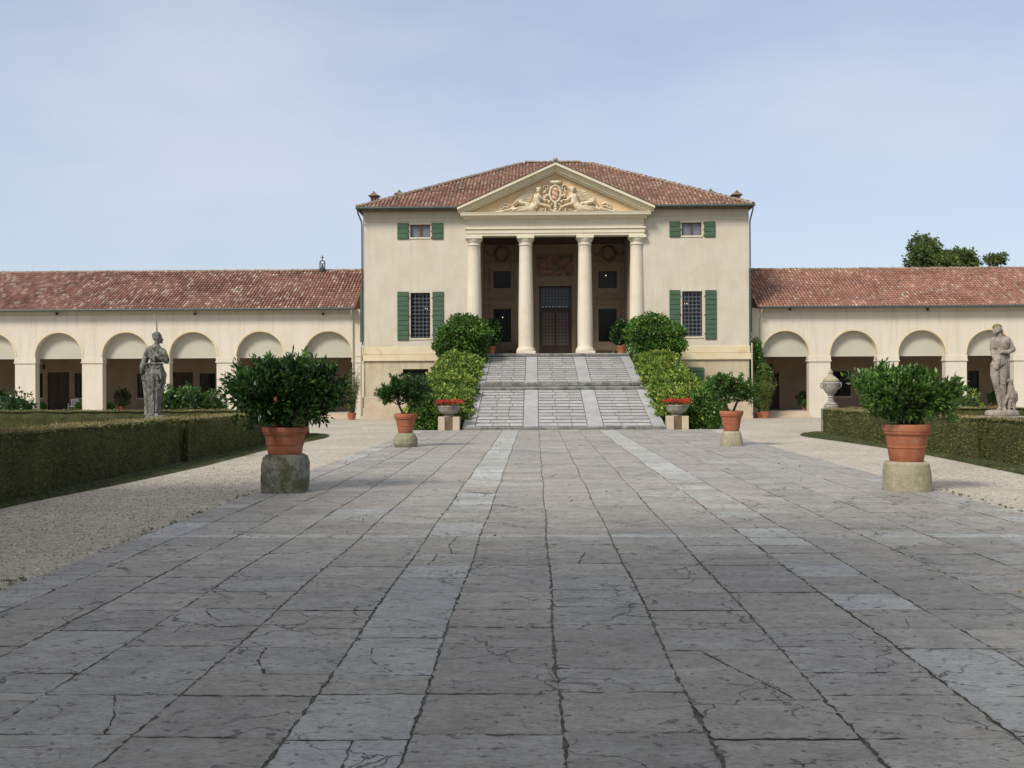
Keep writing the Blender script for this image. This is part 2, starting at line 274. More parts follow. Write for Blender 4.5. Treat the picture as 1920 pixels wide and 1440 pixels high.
# ------------------------------------------------------------------ mesh helpers
class MB:
    def __init__(s): s.v = []; s.f = []; s.tone = []
    def poly(s, pts, tone=0):
        i = len(s.v); s.v += [tuple(p) for p in pts]; s.f.append(tuple(range(i, i+len(pts)))); s.tone.append(tone); return s
    def mark(s):
        if not hasattr(s, 'mk'): s.mk = []
        s.mk.append((len(s.v), len(s.f))); return s
    def box(s, x0, x1, y0, y1, z0, z1):
        i = len(s.v)
        s.v += [(x, y, z) for z in (z0, z1) for y in (y0, y1) for x in (x0, x1)]
        for f in ((0, 2, 3, 1), (4, 5, 7, 6), (0, 1, 5, 4), (2, 6, 7, 3), (0, 4, 6, 2), (1, 3, 7, 5)): s.f.append(tuple(i+k for k in f)); s.tone.append(0)
        return s
    def hexa(s, p):   # 8 points bottom 4 then top 4, both counter-clockwise
        i = len(s.v); s.v += [tuple(q) for q in p]
        for f in ((3, 2, 1, 0), (4, 5, 6, 7), (0, 1, 5, 4), (1, 2, 6, 5), (2, 3, 7, 6), (3, 0, 4, 7)): s.f.append(tuple(i+k for k in f)); s.tone.append(0)
        return s
    def prism(s, pts, y0, y1):   # polygon in xz pulled along y
        n = len(pts); i = len(s.v); s.v += [(x, y0, z) for x, z in pts]+[(x, y1, z) for x, z in pts]
        s.f.append(tuple(i+k for k in range(n))); s.f.append(tuple(i+n+k for k in reversed(range(n)))); s.tone += [0, 0]
        for k in range(n): s.f.append((i+(k+1) % n, i+k, i+n+k, i+n+(k+1) % n)); s.tone.append(0)
        return s
    def prof(s, pts, x0, x1):    # (y,z) profile pulled along x
        n = len(pts); i = len(s.v); s.v += [(x0, y, z) for y, z in pts]+[(x1, y, z) for y, z in pts]
        s.f.append(tuple(i+k for k in range(n))); s.f.append(tuple(i+n+k for k in reversed(range(n)))); s.tone += [0, 0]
        for k in range(n): s.f.append((i+(k+1) % n, i+k, i+n+k, i+n+(k+1) % n)); s.tone.append(0)
        return s
    def lathe(s, cx, cy, pr, n=24, cap=True, sq=None):
        i = len(s.v)
        for r, z in pr:
            for k in range(n):
                a = 2*math.pi*k/n; ca, sa = math.cos(a), math.sin(a)
                if sq: q = (abs(ca)**sq+abs(sa)**sq)**(-1/sq); ca *= q; sa *= q
                s.v.append((cx+r*ca, cy+r*sa, z))
        for j in range(len(pr)-1):
            for k in range(n): s.f.append((i+j*n+k, i+j*n+(k+1) % n, i+(j+1)*n+(k+1) % n, i+(j+1)*n+k)); s.tone.append(0)
        if cap:
            s.f.append(tuple(i+k for k in reversed(range(n)))); s.f.append(tuple(i+(len(pr)-1)*n+k for k in range(n))); s.tone += [0, 0]
        return s
    def tube(s, pts, rad, n=8):
        pts = [Vector(p) for p in pts]
        if not hasattr(rad, '__len__'): rad = [rad]*len(pts)
        i = len(s.v); up = Vector((0, 0, 1)); prev = None
        for j, p in enumerate(pts):
            d = (pts[min(j+1, len(pts)-1)]-pts[max(j-1, 0)]).normalized()
            a = d.cross(up if abs(d.z) < .9 else Vector((1, 0, 0))).normalized() if prev is None else (prev-d*prev.dot(d)).normalized()
            prev = a; b = d.cross(a)
            for k in range(n):
                t = 2*math.pi*k/n; s.v.append(tuple(p+(a*math.cos(t)+b*math.sin(t))*rad[j]))
        for j in range(len(pts)-1):
            for k in range(n): s.f.append((i+j*n+k, i+j*n+(k+1) % n, i+(j+1)*n+(k+1) % n, i+(j+1)*n+k)); s.tone.append(0)
        s.f.append(tuple(i+k for k in reversed(range(n)))); s.f.append(tuple(i+(len(pts)-1)*n+k for k in range(n))); s.tone += [0, 0]
        return s
    def ball(s, c, r, nu=12, nv=8):
        if not hasattr(r, '__len__'): r = (r, r, r)
        i = len(s.v)
        s.v.append((c[0], c[1], c[2]-r[2]))
        for j in range(1, nv):
            ph = math.pi*j/nv-math.pi/2
            for k in range(nu):
                a = 2*math.pi*k/nu; s.v.append((c[0]+r[0]*math.cos(ph)*math.cos(a), c[1]+r[1]*math.cos(ph)*math.sin(a), c[2]+r[2]*math.sin(ph)))
        s.v.append((c[0], c[1], c[2]+r[2])); e = len(s.v)-1
        for k in range(nu):
            s.f.append((i, i+1+(k+1) % nu, i+1+k)); s.f.append((e, i+1+(nv-2)*nu+k, i+1+(nv-2)*nu+(k+1) % nu)); s.tone += [0, 0]
            for j in range(nv-2): s.f.append((i+1+j*nu+k, i+1+j*nu+(k+1) % nu, i+1+(j+1)*nu+(k+1) % nu, i+1+(j+1)*nu+k)); s.tone.append(0)
        return s
    def build(s, name, mat, parent=None, smooth=False, bevel=0, tone=False):
        o = parent; org = Vector(parent['_o']) if parent is not None and '_o' in parent else Vector((0, 0, 0))
        me = bpy.data.meshes.new(name)
        me.from_pydata([(x-org.x, y-org.y, z-org.z) for x, y, z in s.v], [], s.f)
        me.materials.append(M[mat] if isinstance(mat, str) else mat)
        if tone:
            at = me.attributes.new('tone', 'FLOAT', 'FACE'); at.data.foreach_set('value', s.tone)
        if smooth:
            me.polygons.foreach_set('use_smooth', [True]*len(me.polygons)); me.update(); me.set_sharp_from_angle(angle=R(38))
        me.update()
        ob = bpy.data.objects.new(name, me); COL.objects.link(ob)
        if parent is not None:
            ob.parent = parent
            if '_o' in parent: ob['_o'] = parent['_o']
        if bevel:
            bv = ob.modifiers.new('b', 'BEVEL'); bv.width = bevel; bv.segments = 2; bv.limit_method = 'ANGLE'
        return ob
def build_each(mb, name, mat, parent, **kw):
    mk = getattr(mb, 'mk', [])
    if not mk or mk[0][1] > 0: mk = [(0, 0)]+mk
    mk = mk+[(len(mb.v), len(mb.f))]; out = []
    for (v0, f0), (v1, f1) in zip(mk, mk[1:]):
        if f1 == f0: continue
        q = MB(); q.v = mb.v[v0:v1]; q.f = [tuple(i-v0 for i in f) for f in mb.f[f0:f1]]; q.tone = mb.tone[f0:f1]; out.append(q.build(name, mat, parent, **kw))
    return out
def tag(o, label=None, cat=None, group=None, kind=None):
    if label: o['label'] = label
    if cat: o['category'] = cat
    if group: o['group'] = group
    if kind: o['kind'] = kind
    return o
def thing(name, loc, label, cat, group=None):
    o = bpy.data.objects.new(name, None); COL.objects.link(o); o.location = loc; o['_o'] = list(loc); o.empty_display_size = .2
    return tag(o, label, cat, group)
def local(name, label, cat, group=None):     # parts given in the thing's own coordinates
    o = bpy.data.objects.new(name, None); COL.objects.link(o); o['_o'] = [0., 0., 0.]; return tag(o, label, cat, group)
def copy_tree(o, parent=None):
    c = o.copy(); COL.objects.link(c); c.parent = parent
    for ch in list(o.children): copy_tree(ch, c)
    return c

def leaves(name, C, D, size, mat, parent=None, ratio=.3, fold=.12, seed=1):
    C = np.asarray(C, float); D = np.asarray(D, float); N = len(C); rg = np.random.default_rng(seed)
    size = np.broadcast_to(np.asarray(size, float), (N,))[:, None]
    D = D/np.maximum(np.linalg.norm(D, axis=1, keepdims=True), 1e-6)
    rnd = rg.normal(size=(N, 3)); S = np.cross(D, rnd); S /= np.maximum(np.linalg.norm(S, axis=1, keepdims=True), 1e-6)
    Nn = np.cross(S, D)
    sg = np.sign(Nn[:, 2:3]+1e-6); Nn *= sg
    mid = C+D*size*.45+Nn*size*fold
    V = np.stack([C, mid+S*size*ratio, C+D*size, mid-S*size*ratio], 1).reshape(-1, 3)
    if parent is not None and '_o' in parent: V = V-np.array(list(parent['_o']))
    me = bpy.data.meshes.new(name)
    me.vertices.add(4*N); me.vertices.foreach_set('co', V.astype(np.float32).ravel())
    me.loops.add(4*N); me.loops.foreach_set('vertex_index', np.arange(4*N, dtype=np.int32))
    me.polygons.add(N); me.polygons.foreach_set('loop_start', np.arange(0, 4*N, 4, dtype=np.int32)); me.polygons.foreach_set('loop_total', np.full(N, 4, np.int32))
    me.update(calc_edges=True); me.materials.append(M[mat])
    ob = bpy.data.objects.new(name, me); COL.objects.link(ob)
    if parent is not None: ob.parent = parent
    if parent is not None and '_o' in parent: ob['_o'] = parent['_o']
    return ob

def on_blobs(blobs, n, rg, shell=.25, rough=.16, floor=None):
    """points near the lumpy outside of a union of ellipsoids, with outward directions"""
    B = np.array(blobs, float); area = (B[:, 3]*B[:, 4]+B[:, 4]*B[:, 5]+B[:, 3]*B[:, 5]); pr = area/area.sum()
    out, dr = [], []
    tot = 0
    while tot < n:
        k = rg.choice(len(B), size=n, p=pr); u = rg.normal(size=(n, 3)); u /= np.linalg.norm(u, axis=1, keepdims=True)
        ph = k[:, None]*1.7
        lump = 1+rough*(np.sin(u[:, :1]*5+ph)*np.sin(u[:, 1:2]*6+ph*2)+np.sin(u[:, 2:]*7+ph)*.7)
        rad = 1-np.abs(rg.normal(size=(n, 1)))*shell
        p = B[k, :3]+u*B[k, 3:6]*rad*lump
        keep = np.ones(n, bool)
        for j in range(len(B)):
            q = (p-B[j, :3])/B[j, 3:6]; ins = (q**2).sum(1) < (1-shell*1.3)**2; keep &= ~(ins & (k != j))
        if floor is not None: keep &= p[:, 2] > floor
        nrm = u/B[k, 3:6]; nrm /= np.linalg.norm(nrm, axis=1, keepdims=True)
        out.append(p[keep]); dr.append(nrm[keep]); tot += keep.sum()
    return np.concatenate(out)[:n], np.concatenate(dr)[:n]

def rosettes(P0, D0, per, ll, rg, spread=.9, twig=.1, up=.35):
    n = len(P0); C, D = [], []
    for j in range(per):
        off = rg.random((n, 1))*twig
        d = D0+rg.normal(size=(n, 3))*spread; d[:, 2] += up
        C.append(P0+D0*off+rg.normal(size=(n, 3))*ll*.25); D.append(d)
    return np.concatenate(C), np.concatenate(D)

def roof_tiles(name, o, u, s, ulen, slen, mat, parent, inside=None, pitch=.21, rowl=.40, seed=3, sag=.02):
    """half-round clay tiles on a slope; o eave corner, u along eave, s up the slope (unit vectors)"""
    o, u, s = Vector(o), Vector(u).normalized(), Vector(s).normalized(); n = u.cross(s).normalized()
    if n.z < 0: n = -n
    rg = random.Random(seed); mb = MB(); nc = int(ulen/pitch); nr = int(math.ceil(slen/rowl)); seg = 5
    for c in range(nc+1):
        for r in range(nr):
            a = c*pitch+rg.uniform(-.012, .012); b0 = r*rowl-.03+rg.uniform(-.025, .025); b1 = b0+rowl+.06
            if inside and not inside(a, (b0+b1)/2): continue
            if b1 > slen+.05: b1 = slen+.05
            w0, w1 = .088+rg.uniform(-.006, .006), .070; tw = rg.uniform(-.02, .02); lift = sag*math.sin(a*.7)*math.sin(b0*1.1)+rg.uniform(0, .012)
            i = len(mb.v)
            for (b, wd, hh) in ((b0, w0, .075), (b1, w1, .045)):
                for k in range(seg+1):
                    t = math.pi*k/seg; aa = a+tw*(b-b0)+math.cos(t)*wd
                    mb.v.append(tuple(o+u*aa+s*b+n*(math.sin(t)*hh+.03*(b1-b)+lift)))
            for k in range(seg): mb.f.append((i+k, i+k+1, i+seg+2+k, i+seg+1+k)); mb.tone.append(0)
            mb.f.append(tuple(i+k for k in range(seg+1))); mb.tone.append(0)
    return mb.build(name, mat, parent)
def ridge_caps(p0, p1, mat, parent, name='ridge_tiles', r=.13, step=.42, seed=1):
    p0, p1 = Vector(p0), Vector(p1); d = (p1-p0); ln = d.length; d.normalize(); side = d.cross(Vector((0, 0, 1))).normalized(); up = side.cross(d).normalized()
    if up.z < 0: up = -up
    mb = MB(); rg = random.Random(seed); n = int(ln/step)
    for j in range(n):
        a = p0+d*(j*step-.03); b = p0+d*((j+1)*step+.05); l = rg.uniform(-.012, .02); i = len(mb.v)
        for q, rr, hh in ((a, r*1.08, .0+l), (b, r*.9, -.02+l)):
            for k in range(7):
                t = math.pi*k/6; mb.v.append(tuple(q+side*math.cos(t)*rr+up*(math.sin(t)*rr*.9+hh)))
        for k in range(6): mb.f.append((i+k, i+k+1, i+8+k, i+7+k)); mb.tone.append(0)
        mb.f.append(tuple(i+k for k in range(7))); mb.f.append(tuple(i+13-k for k in range(7))); mb.tone += [0, 0]
    return mb.build(name, mat, parent)

def wall_holes(mb, x0, x1, z0, z1, y0, y1, holes):
    """wall in the xz plane between y0 (front) and y1 (back) with rectangular openings (a,b,c,d)=(x0,x1,z0,z1)"""
    xs = sorted({x0, x1, *[h[0] for h in holes], *[h[1] for h in holes]}); zs = sorted({z0, z1, *[h[2] for h in holes], *[h[3] for h in holes]})
    def hole(xa, za): return any(h[0] < xa < h[1] and h[2] < za < h[3] for h in holes)
    for i in range(len(xs)-1):
        for j in range(len(zs)-1):
            a, b, c, d = xs[i], xs[i+1], zs[j], zs[j+1]
            if not hole((a+b)/2, (c+d)/2):
                mb.poly([(a, y0, c), (b, y0, c), (b, y0, d), (a, y0, d)]); mb.poly([(a, y1, c), (a, y1, d), (b, y1, d), (b, y1, c)])
    for a, b, c, d in holes:
        mb.poly([(a, y0, c), (a, y0, d), (a, y1, d), (a, y1, c)]); mb.poly([(b, y0, c), (b, y1, c), (b, y1, d), (b, y0, d)])
        mb.poly([(a, y0, d), (b, y0, d), (b, y1, d), (a, y1, d)]); mb.poly([(a, y0, c), (a, y1, c), (b, y1, c), (b, y0, c)])
    for q in ([(x0, y0, z0), (x0, y0, z1), (x0, y1, z1), (x0, y1, z0)], [(x1, y0, z0), (x1, y1, z0), (x1, y1, z1), (x1, y0, z1)], [(x0, y0, z1), (x1, y0, z1), (x1, y1, z1), (x0, y1, z1)]): mb.poly(q)
    return mb

# ================================================================== THE SETTING
def gz(y): return -.12*min(1, max(0, (y-44)/17))
g_ = MB()
ys = [-400, 44, 61, 80, 1200]
for a, b in zip(ys, ys[1:]): g_.poly([(-900, a, gz(a)-.01), (900, a, gz(a)-.01), (900, b, gz(b)-.01), (-900, b, gz(b)-.01)])
tag(g_.build('ground', 'grass'), kind='structure', label='grass ground of the estate reaching past the villa')
g_ = MB(); ys = [-30, 44, 61, 76]
for a, b in zip(ys, ys[1:]): g_.poly([(-48, a, gz(a)-.004), (48, a, gz(a)-.004), (48, b, gz(b)-.004), (-48, b, gz(b)-.004)])
tag(g_.build('gravel_court', 'gravel'), kind='structure', label='pale gravel court in front of the villa')

# paving
LANES = [-6.42, -5.9, -5.14, -4.37, -3.50, -2.63, -1.94, -1.08, -.26, .59, 1.46, 2.16, 3.0, 3.85, 4.7, 5.5, 6.12]
Y0P, Y1P = -7.0, 43.72
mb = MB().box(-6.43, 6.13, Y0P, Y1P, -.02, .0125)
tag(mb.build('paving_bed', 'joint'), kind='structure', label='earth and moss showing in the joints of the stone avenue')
def ragged(p, q, rg, amp, n):
    return [(p[0]+(q[0]-p[0])*k/n+rg.gauss(0, amp), p[1]+(q[1]-p[1])*k/n+rg.gauss(0, amp)) for k in range(n)]
SIDE = MB()
def slab(mb, poly, tone, rg, gap=.011, amp=.0035, h=.022):
    cx = sum(p[0] for p in poly)/len(poly); cy = sum(p[1] for p in poly)/len(poly)
    pts = []
    for i in range(len(poly)):
        p, q = poly[i], poly[(i+1) % len(poly)]
        pts += ragged(p, q, rg, amp, max(2, int(math.dist(p, q)/(.05 if cy < 16 else .12))))
    tx, ty, dz = rg.gauss(0, .002), rg.gauss(0, .002), rg.gauss(0, .0015)
    if cy < 18:          # chipped corners and bites out of the edges
        for _ in range(rg.choice([0, 0, 1, 1, 2, 3])):
            q = rg.randrange(len(pts)); d = rg.uniform(.008, .026)
            for e in (-1, 0, 1):
                x, y = pts[(q+e) % len(pts)]; l = math.hypot(x-cx, y-cy)+1e-6; w_ = d*(1 if e == 0 else .5); pts[(q+e) % len(pts)] = (x-(x-cx)/l*w_, y-(y-cy)/l*w_)
    def ring(off, z):
        o = []
        for x, y in pts:
            dx, dy = x-cx, y-cy; l = math.hypot(dx, dy)+1e-6
            sx = max(0, abs(dx)-off)*(1 if dx > 0 else -1); sy = max(0, abs(dy)-off)*(1 if dy > 0 else -1)
            o.append((cx+sx, cy+sy, z+tx*sx+ty*sy+dz))
        return o
    a, b, c = ring(gap, .0), ring(gap+.001, h-.005), ring(gap+.006, h); n = len(pts); i = len(mb.v); j = len(SIDE.v)
    mb.v += b+c; SIDE.v += [(x, y, -.004) for x, y, z in a]+b
    for k in range(n):
        k2 = (k+1) % n
        SIDE.f.append((j+k, j+k2, j+n+k2, j+n+k)); mb.f.append((i+k, i+k2, i+n+k2, i+n+k)); mb.tone.append(tone); SIDE.tone.append(0)
    mb.f.append(tuple(i+n+k for k in range(n))); mb.tone.append(tone)
rg = random.Random(11); rows = [Y0P]
while rows[-1] < Y1P-.9:
    rows.append(rows[-1]+rg.choice([.52, .58, .6, .63, .68, .75]))
    if abs(rows[-1]-13.0) < .35: rows[-1] = 13.05; rows.append(13.32)
rows.append(Y1P)
A, B_ = MB(), MB()
for li in range(len(LANES)-1):
    x0, x1 = LANES[li], LANES[li+1]; strip = li in (5, 10); j = 0; sh0 = 0; tilt0 = 0
    off = rg.choice([0, 0, .0, .07, -.06])
    while j < len(rows)-1:
        thin = rows[j] == 13.05
        k = j+1
        if not thin and k < len(rows)-1 and rows[k] != 13.05 and rg.random() < .16: k += 1
        sh1 = 0 if (k == len(rows)-1 or rows[k] in (13.05, 13.32)) else off+rg.gauss(0, .03)
        ya, yb = rows[j]+sh0, rows[k]+sh1; tilt1 = rg.gauss(0, .01) if k < len(rows)-1 and not thin and rows[k] != 13.05 else 0; ya2, yb2 = ya+tilt0, yb+tilt1
        far = ya > 24
        w0 = math.sin(ya*1.3+li)*.012; w1 = math.sin(yb*1.3+li)*.012; v0 = math.sin(ya*1.3+li+1)*.012; v1 = math.sin(yb*1.3+li+1)*.012
        if li == 0: w0 = w1 = 0
        if li == len(LANES)-2: v0 = v1 = 0
        poly = [(x0+w0, ya), (x1+v0, ya2), (x1+v1, yb2), (x0+w1, yb)]
        pale = (strip and (rg.random() < .62 or ya > 20)) or thin or (li in (0, len(LANES)-2) and rg.random() < .25) or rg.random() < .012
        tgt = B_ if pale else A; tone = rg.random()
        gap = .008
        if not thin and rg.random() < (.10 if not strip else .34) and ya < 26:    # broken slab
            if rg.random() < .5:
                f0, f1 = rg.uniform(.25, .75), rg.uniform(.25, .75); ym = ya+(yb-ya)*f0; yn = ya+(yb-ya)*f1
                mid = (x0+(x1-x0)*rg.uniform(.3, .7), (ym+yn)/2+rg.gauss(0, .05))
                for q in ([poly[0], poly[1], (x1+v0, yn), mid, (x0+w0, ym)], [(x0+w0, ym), mid, (x1+v1, yn), poly[2], poly[3]]): slab(tgt, q, tone+rg.gauss(0, .06), rg, .004, .006)
            else:
                f0, f1 = rg.uniform(.3, .8), rg.uniform(.2, .7); xm = x0+(x1-x0)*f0; xn = x0+(x1-x0)*f1; mid = ((xm+xn)/2+rg.gauss(0, .06), (ya+yb)/2)
                for q in ([poly[0], (xm, ya), mid, (xn, yb), poly[3]], [(xm, ya), poly[1], poly[2], (xn, yb), mid]): slab(tgt, q, tone+rg.gauss(0, .06), rg, .004, .006)
        else: slab(tgt, poly, tone, rg, gap, .0065 if ya < 16 else .0035)
        sh0 = sh1; tilt0 = tilt1; j = k
tag(A.build('stone_paving', 'slab', tone=True), kind='structure', label='grey trachyte slabs of the broad paved avenue')
tag(B_.build('pale_paving', 'slabstrip', tone=True), kind='structure', label='two pale blue grey slab strips running along the avenue')

tag(SIDE.build('slab_edges', 'jointdark'), kind='structure', label='paving slab edges coloured dark for shade in the joints')
# grass verges along the hedges
def verge(pts, label):
    m = MB(); m.poly([(x, y, .004) for x, y in pts]); o = tag(m.build('grass_verge', 'grass'), kind='structure', label=label); return o
LV = [(-12.2, 4), (-10.1, 4), (-10.0, 12), (-9.95, 17), (-9.6, 21), (-9.42, 25), (-9.5, 30), (-9.35, 34), (-9.1, 37.6), (-9.2, 39), (-9.7, 40.6), (-10.3, 41.9), (-30, 42.6), (-40, 42.6), (-40, 4)]
RV = [(12, 4), (9.6, 4), (9.4, 12), (9.25, 17), (9.2, 21), (9.4, 25), (9.55, 29), (9.2, 34), (8.75, 37.4), (8.8, 38.6), (9.4, 40.4), (10.2, 41.9), (30, 42.6), (40, 42.6), (40, 4)]
verge(LV, 'mown grass along the left hedge'); verge(RV[::-1], 'mown grass along the right hedge')
rg = np.random.default_rng(5)
def tufts(name, xy, z, size, mat, kindlabel, up=1.0, per=5, ratio=.08):
    n = len(xy); C = np.repeat(np.column_stack([xy, np.full(n, z)]), per, 0); C[:, :2] += rg.normal(size=(len(C), 2))*size*.35
    D = rg.normal(size=(len(C), 3))*.45; D[:, 2] = up
    return tag(leaves(name, C, D, size*(.6+rg.random(len(C))*.7), mat, ratio=ratio, seed=9), label=kindlabel, kind='stuff')
def edge_pts(line, n, wid):
    line = np.array(line); seg = rg.integers(0, len(line)-1, n); t = rg.random((n, 1)); p = line[seg]*(1-t)+line[seg+1]*t
    p[:, 0] += rg.normal(size=n)*wid; return p
M['grassblade'] = leafmat('grass blade', [(0, (.05, .07, .02)), (.7, (.09, .12, .035)), (1, (.20, .16, .08))], .6)
xy = []
for V, sgn in ((LV[1:11], -1), (RV[1:11], 1)):
    e = edge_pts(V, 5200, .03); e[:, 0] += sgn*np.abs(rg.normal(size=len(e)))*.35; xy.append(e)
tufts('grass', np.concatenate(xy), .0, .05, 'grassblade', 'short grass blades at the edge of the verges', per=4)
lw = edge_pts([(-6.55, 3), (-6.55, 12)], 260, .12); lw = lw[np.sin(lw[:, 1]*2.1)+.5*np.sin(lw[:, 1]*5) > .1]
lw2 = edge_pts([(6.22, 10), (6.25, 19)], 120, .08); lw3 = edge_pts([(-6.5, 12), (-6.5, 20)], 60, .05)
jt = []
for x in LANES[3:13]:
    e = edge_pts([(x, 3.5), (x, 16)], 45, .008); jt.append(e)
tufts('weeds', np.concatenate([lw, lw2, lw3]), .0, .035, 'grassblade', 'weeds and dry moss along the edges of the paving', per=6, up=.5, ratio=.14)
tufts('joint_moss', np.concatenate(jt), .004, .018, 'grassblade', 'tiny moss tufts in the paving joints', per=5, up=.5, ratio=.2)
# pebbles on the near gravel
mb = MB(); r_ = random.Random(4)
for i in range(5200):
    y = 4+r_.random()**1.5*22; x = -6.5-r_.random()*3.2 if r_.random() < .72 else 6.3+r_.random()*3
    if i % 9 == 0: x = -6.45+abs(r_.gauss(0, .22)) if r_.random() < .6 else 6.12-abs(r_.gauss(0, .2))
    s = r_.uniform(.006, .016); z = s*.3+(.022 if -6.43 < x < 6.13 else 0); k = len(mb.v)
    a = r_.random()*3
    mb.v += [(x+s*math.cos(a+t*2.1)*1.2, y+s*math.sin(a+t*2.1), z-s*.5) for t in range(3)]+[(x, y, z+s*.6)]
    mb.f += [(k, k+1, k+3), (k+1, k+2, k+3), (k+2, k, k+3)]; mb.tone += [0]*3
tag(mb.build('loose_pebbles', 'pebble'), kind='stuff', label='loose pebbles on the gravel beside the paving')
n = 38; lx = np.column_stack([rg.uniform(-9, 8, n), rg.uniform(5, 34, n), np.full(n, .03)]); d = rg.normal(size=(n, 3)); d[:, 2] *= .2
tag(leaves('fallen_leaves', lx, d, .055, 'dryleaf', ratio=.35, seed=2), label='small dry leaves scattered over the paving and gravel', kind='stuff')

# ================================================================== THE VILLA
FY = 61.0
villa = thing('villa', (0, FY, gz(61)), 'cream plastered villa with four column portico, pediment and green shutters', 'house')
XL, XR = PX(682, FY), PX(1405, FY)
zs = lambda py, px=700, Y=FY: PZ(px, py, Y)
BASEZ = gz(61)-.1
Z_TOP = zs(395)
def rect(pxa, pxb, pya, pyb, Y): # photo box -> x0,x1,z0,z1
    xa, z1 = P(pxa, pya, Y); xb, z0 = P(pxb, pyb, Y); return (xa, xb, z0, z1)
OP_X0, OP_X1 = -4.55+.02, 4.55+.02
FLOORZ = PZ(1040, 662.5, 60.4)
CEILZ = PZ(1040, 440, FY)+.25
win = {'ul': rect(769, 806.7, 421, 445, FY), 'ml': rect(769.5, 806.7, 549, 634, FY), 'ur': rect(1278, 1315.5, 417, 441.5, FY), 'mr': rect(1279, 1317, 546, 631, FY)}
bas = {'bl': rect(755, 803, 692, 722, FY), 'br': rect(1282, 1320, 689, 722, FY)}
z45 = zs(678)
mb = MB(); wall_holes(mb, XL, XR, z45, Z_TOP, FY, FY+.45, [win['ul'], win['ml'], win['ur'], win['mr'], (OP_X0, OP_X1, FLOORZ, CEILZ)])
wall_holes(mb, OP_X0-.001+.001, OP_X1, BASEZ, z45-.0, FY, FY+.45, [])
HD = 20.0
mb.box(XL, XL+.45, FY+.45, FY+HD, BASEZ, Z_TOP); mb.box(XR-.45, XR, FY+.45, FY+HD, BASEZ, Z_TOP); mb.box(XL, XR, FY+HD, FY+HD+.45, BASEZ, Z_TOP)
vw = mb.build('wall', 'plaster', villa)
mb = MB()
wall_holes(mb, XL, OP_X0-.003, BASEZ, z45-.002, FY+.02, FY+.45, [bas['bl']]); mb.mark(); wall_holes(mb, OP_X1+.003, XR, BASEZ, z45-.002, FY+.02, FY+.45, [bas['br']])
build_each(mb, 'basement_wall', 'plaster_low', villa)
mb = MB()
for a, b, e0, e1 in ((XL, OP_X0, .1, 0), (OP_X1, XR, 0, .1)):
    mb.mark().box(a-e0*.5, b+e1*.5, FY-.05, FY-.001, zs(664.5), zs(651.5)); mb.box(a-e0, b+e1, FY-.10, FY-.001, zs(677), zs(665))
build_each(mb, 'string_course', 'band', villa, bevel=.012)
mb = MB()
for a, b, e0, e1 in ((XL, -4.45, 1, 0), (4.45, XR, 0, 1)):
    mb.mark().box(a-e0*.08, b+e1*.08, FY-.07, FY+.018, zs(765)+.003, zs(745)); mb.box(a-e0*.18, b+e1*.18, FY-.17, FY+.018, BASEZ, zs(765))
build_each(mb, 'plinth', 'plinth', villa, bevel=.01)
mb = MB().box(XL-.03, OP_X0-1, FY-.05, FY-.001, zs(414.5), zs(412.5)).mark().box(OP_X1+1, XR+.03, FY-.05, FY-.001, zs(414.5), zs(412.5)); build_each(mb, 'wall_moulding', 'cream', villa)
# floor, loggia box
LY = 66.3
mb = MB().box(XL+.5, XR-.5, FY+.46, FY+HD-.05, FLOORZ-.25, FLOORZ-.02); mb.box(-4.6, 4.6, 60.42, LY+.1, FLOORZ-.019, FLOORZ)
mb.build('portico_floor', 'rampband', villa)
rw = lambda *a: rect(*a, LY)
bw = [rw(925, 960, 508.6, 540), rw(925, 960, 579, 642), rw(1122, 1157, 508.6, 540), rw(1122, 1157, 579, 642)]
dr = list(rw(1010.7, 1072.3, 536, 663)); dr[2] = FLOORZ+.002
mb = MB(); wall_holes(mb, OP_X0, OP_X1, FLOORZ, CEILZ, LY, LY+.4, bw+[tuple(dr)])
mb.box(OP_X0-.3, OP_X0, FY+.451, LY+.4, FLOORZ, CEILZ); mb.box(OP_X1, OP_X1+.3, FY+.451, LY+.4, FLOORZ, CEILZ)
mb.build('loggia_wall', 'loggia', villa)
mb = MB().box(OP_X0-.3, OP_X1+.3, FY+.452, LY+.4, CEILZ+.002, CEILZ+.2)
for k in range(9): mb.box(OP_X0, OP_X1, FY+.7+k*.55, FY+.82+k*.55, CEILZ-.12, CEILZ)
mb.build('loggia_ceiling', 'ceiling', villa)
M['painted'] = surf('painted architrave', (.25, .175, .105), (.31, .225, .14), 2, fine=.06)
mb = MB()
for k in (1, 3):
    a, b, c, d = bw[k]
    mb.box(a-.32, a-.14, LY-.03, LY-.001, FLOORZ, d+.35); mb.box(b+.14, b+.32, LY-.03, LY-.001, FLOORZ, d+.35); mb.box(a-.45, b+.45, LY-.07, LY-.001, d+.55, d+.68)
    mb.box(a-.32, b+.32, LY-.04, LY-.001, d+.12, d+.26)
    xm = (a+b)/2; mb.prism([(a-.3, d+.70), (xm, d+1.15), (b+.3, d+.70), (b+.1, d+.70), (xm, d+1.02), (a-.1, d+.70)], LY-.06, LY-.001)
for k in (0, 2):
    a, b, c, d = bw[k]
    mb.box(a-.30, a-.16, LY-.03, LY-.001, c-.2, d+.3); mb.box(b+.16, b+.30, LY-.03, LY-.001, c-.2, d+.3); mb.box(a-.5, b+.5, LY-.06, LY-.001, d+.55, d+.66)
a, b, c, d = dr
mb.box(a-.28, a-.06, LY-.05, LY-.001, FLOORZ, d+.08); mb.box(b+.06, b+.28, LY-.05, LY-.001, FLOORZ, d+.08); mb.box(a-.34, b+.34, LY-.07, LY-.001, d+.1, d+.30)
mb.box(-3.0+.2, -2.72+.2, LY-.05, LY-.001, FLOORZ, CEILZ); mb.box(2.1+.3, 2.38+.3, LY-.05, LY-.001, FLOORZ, CEILZ) if False else None
mb.build('painted_surround', 'painted', villa, bevel=.01)
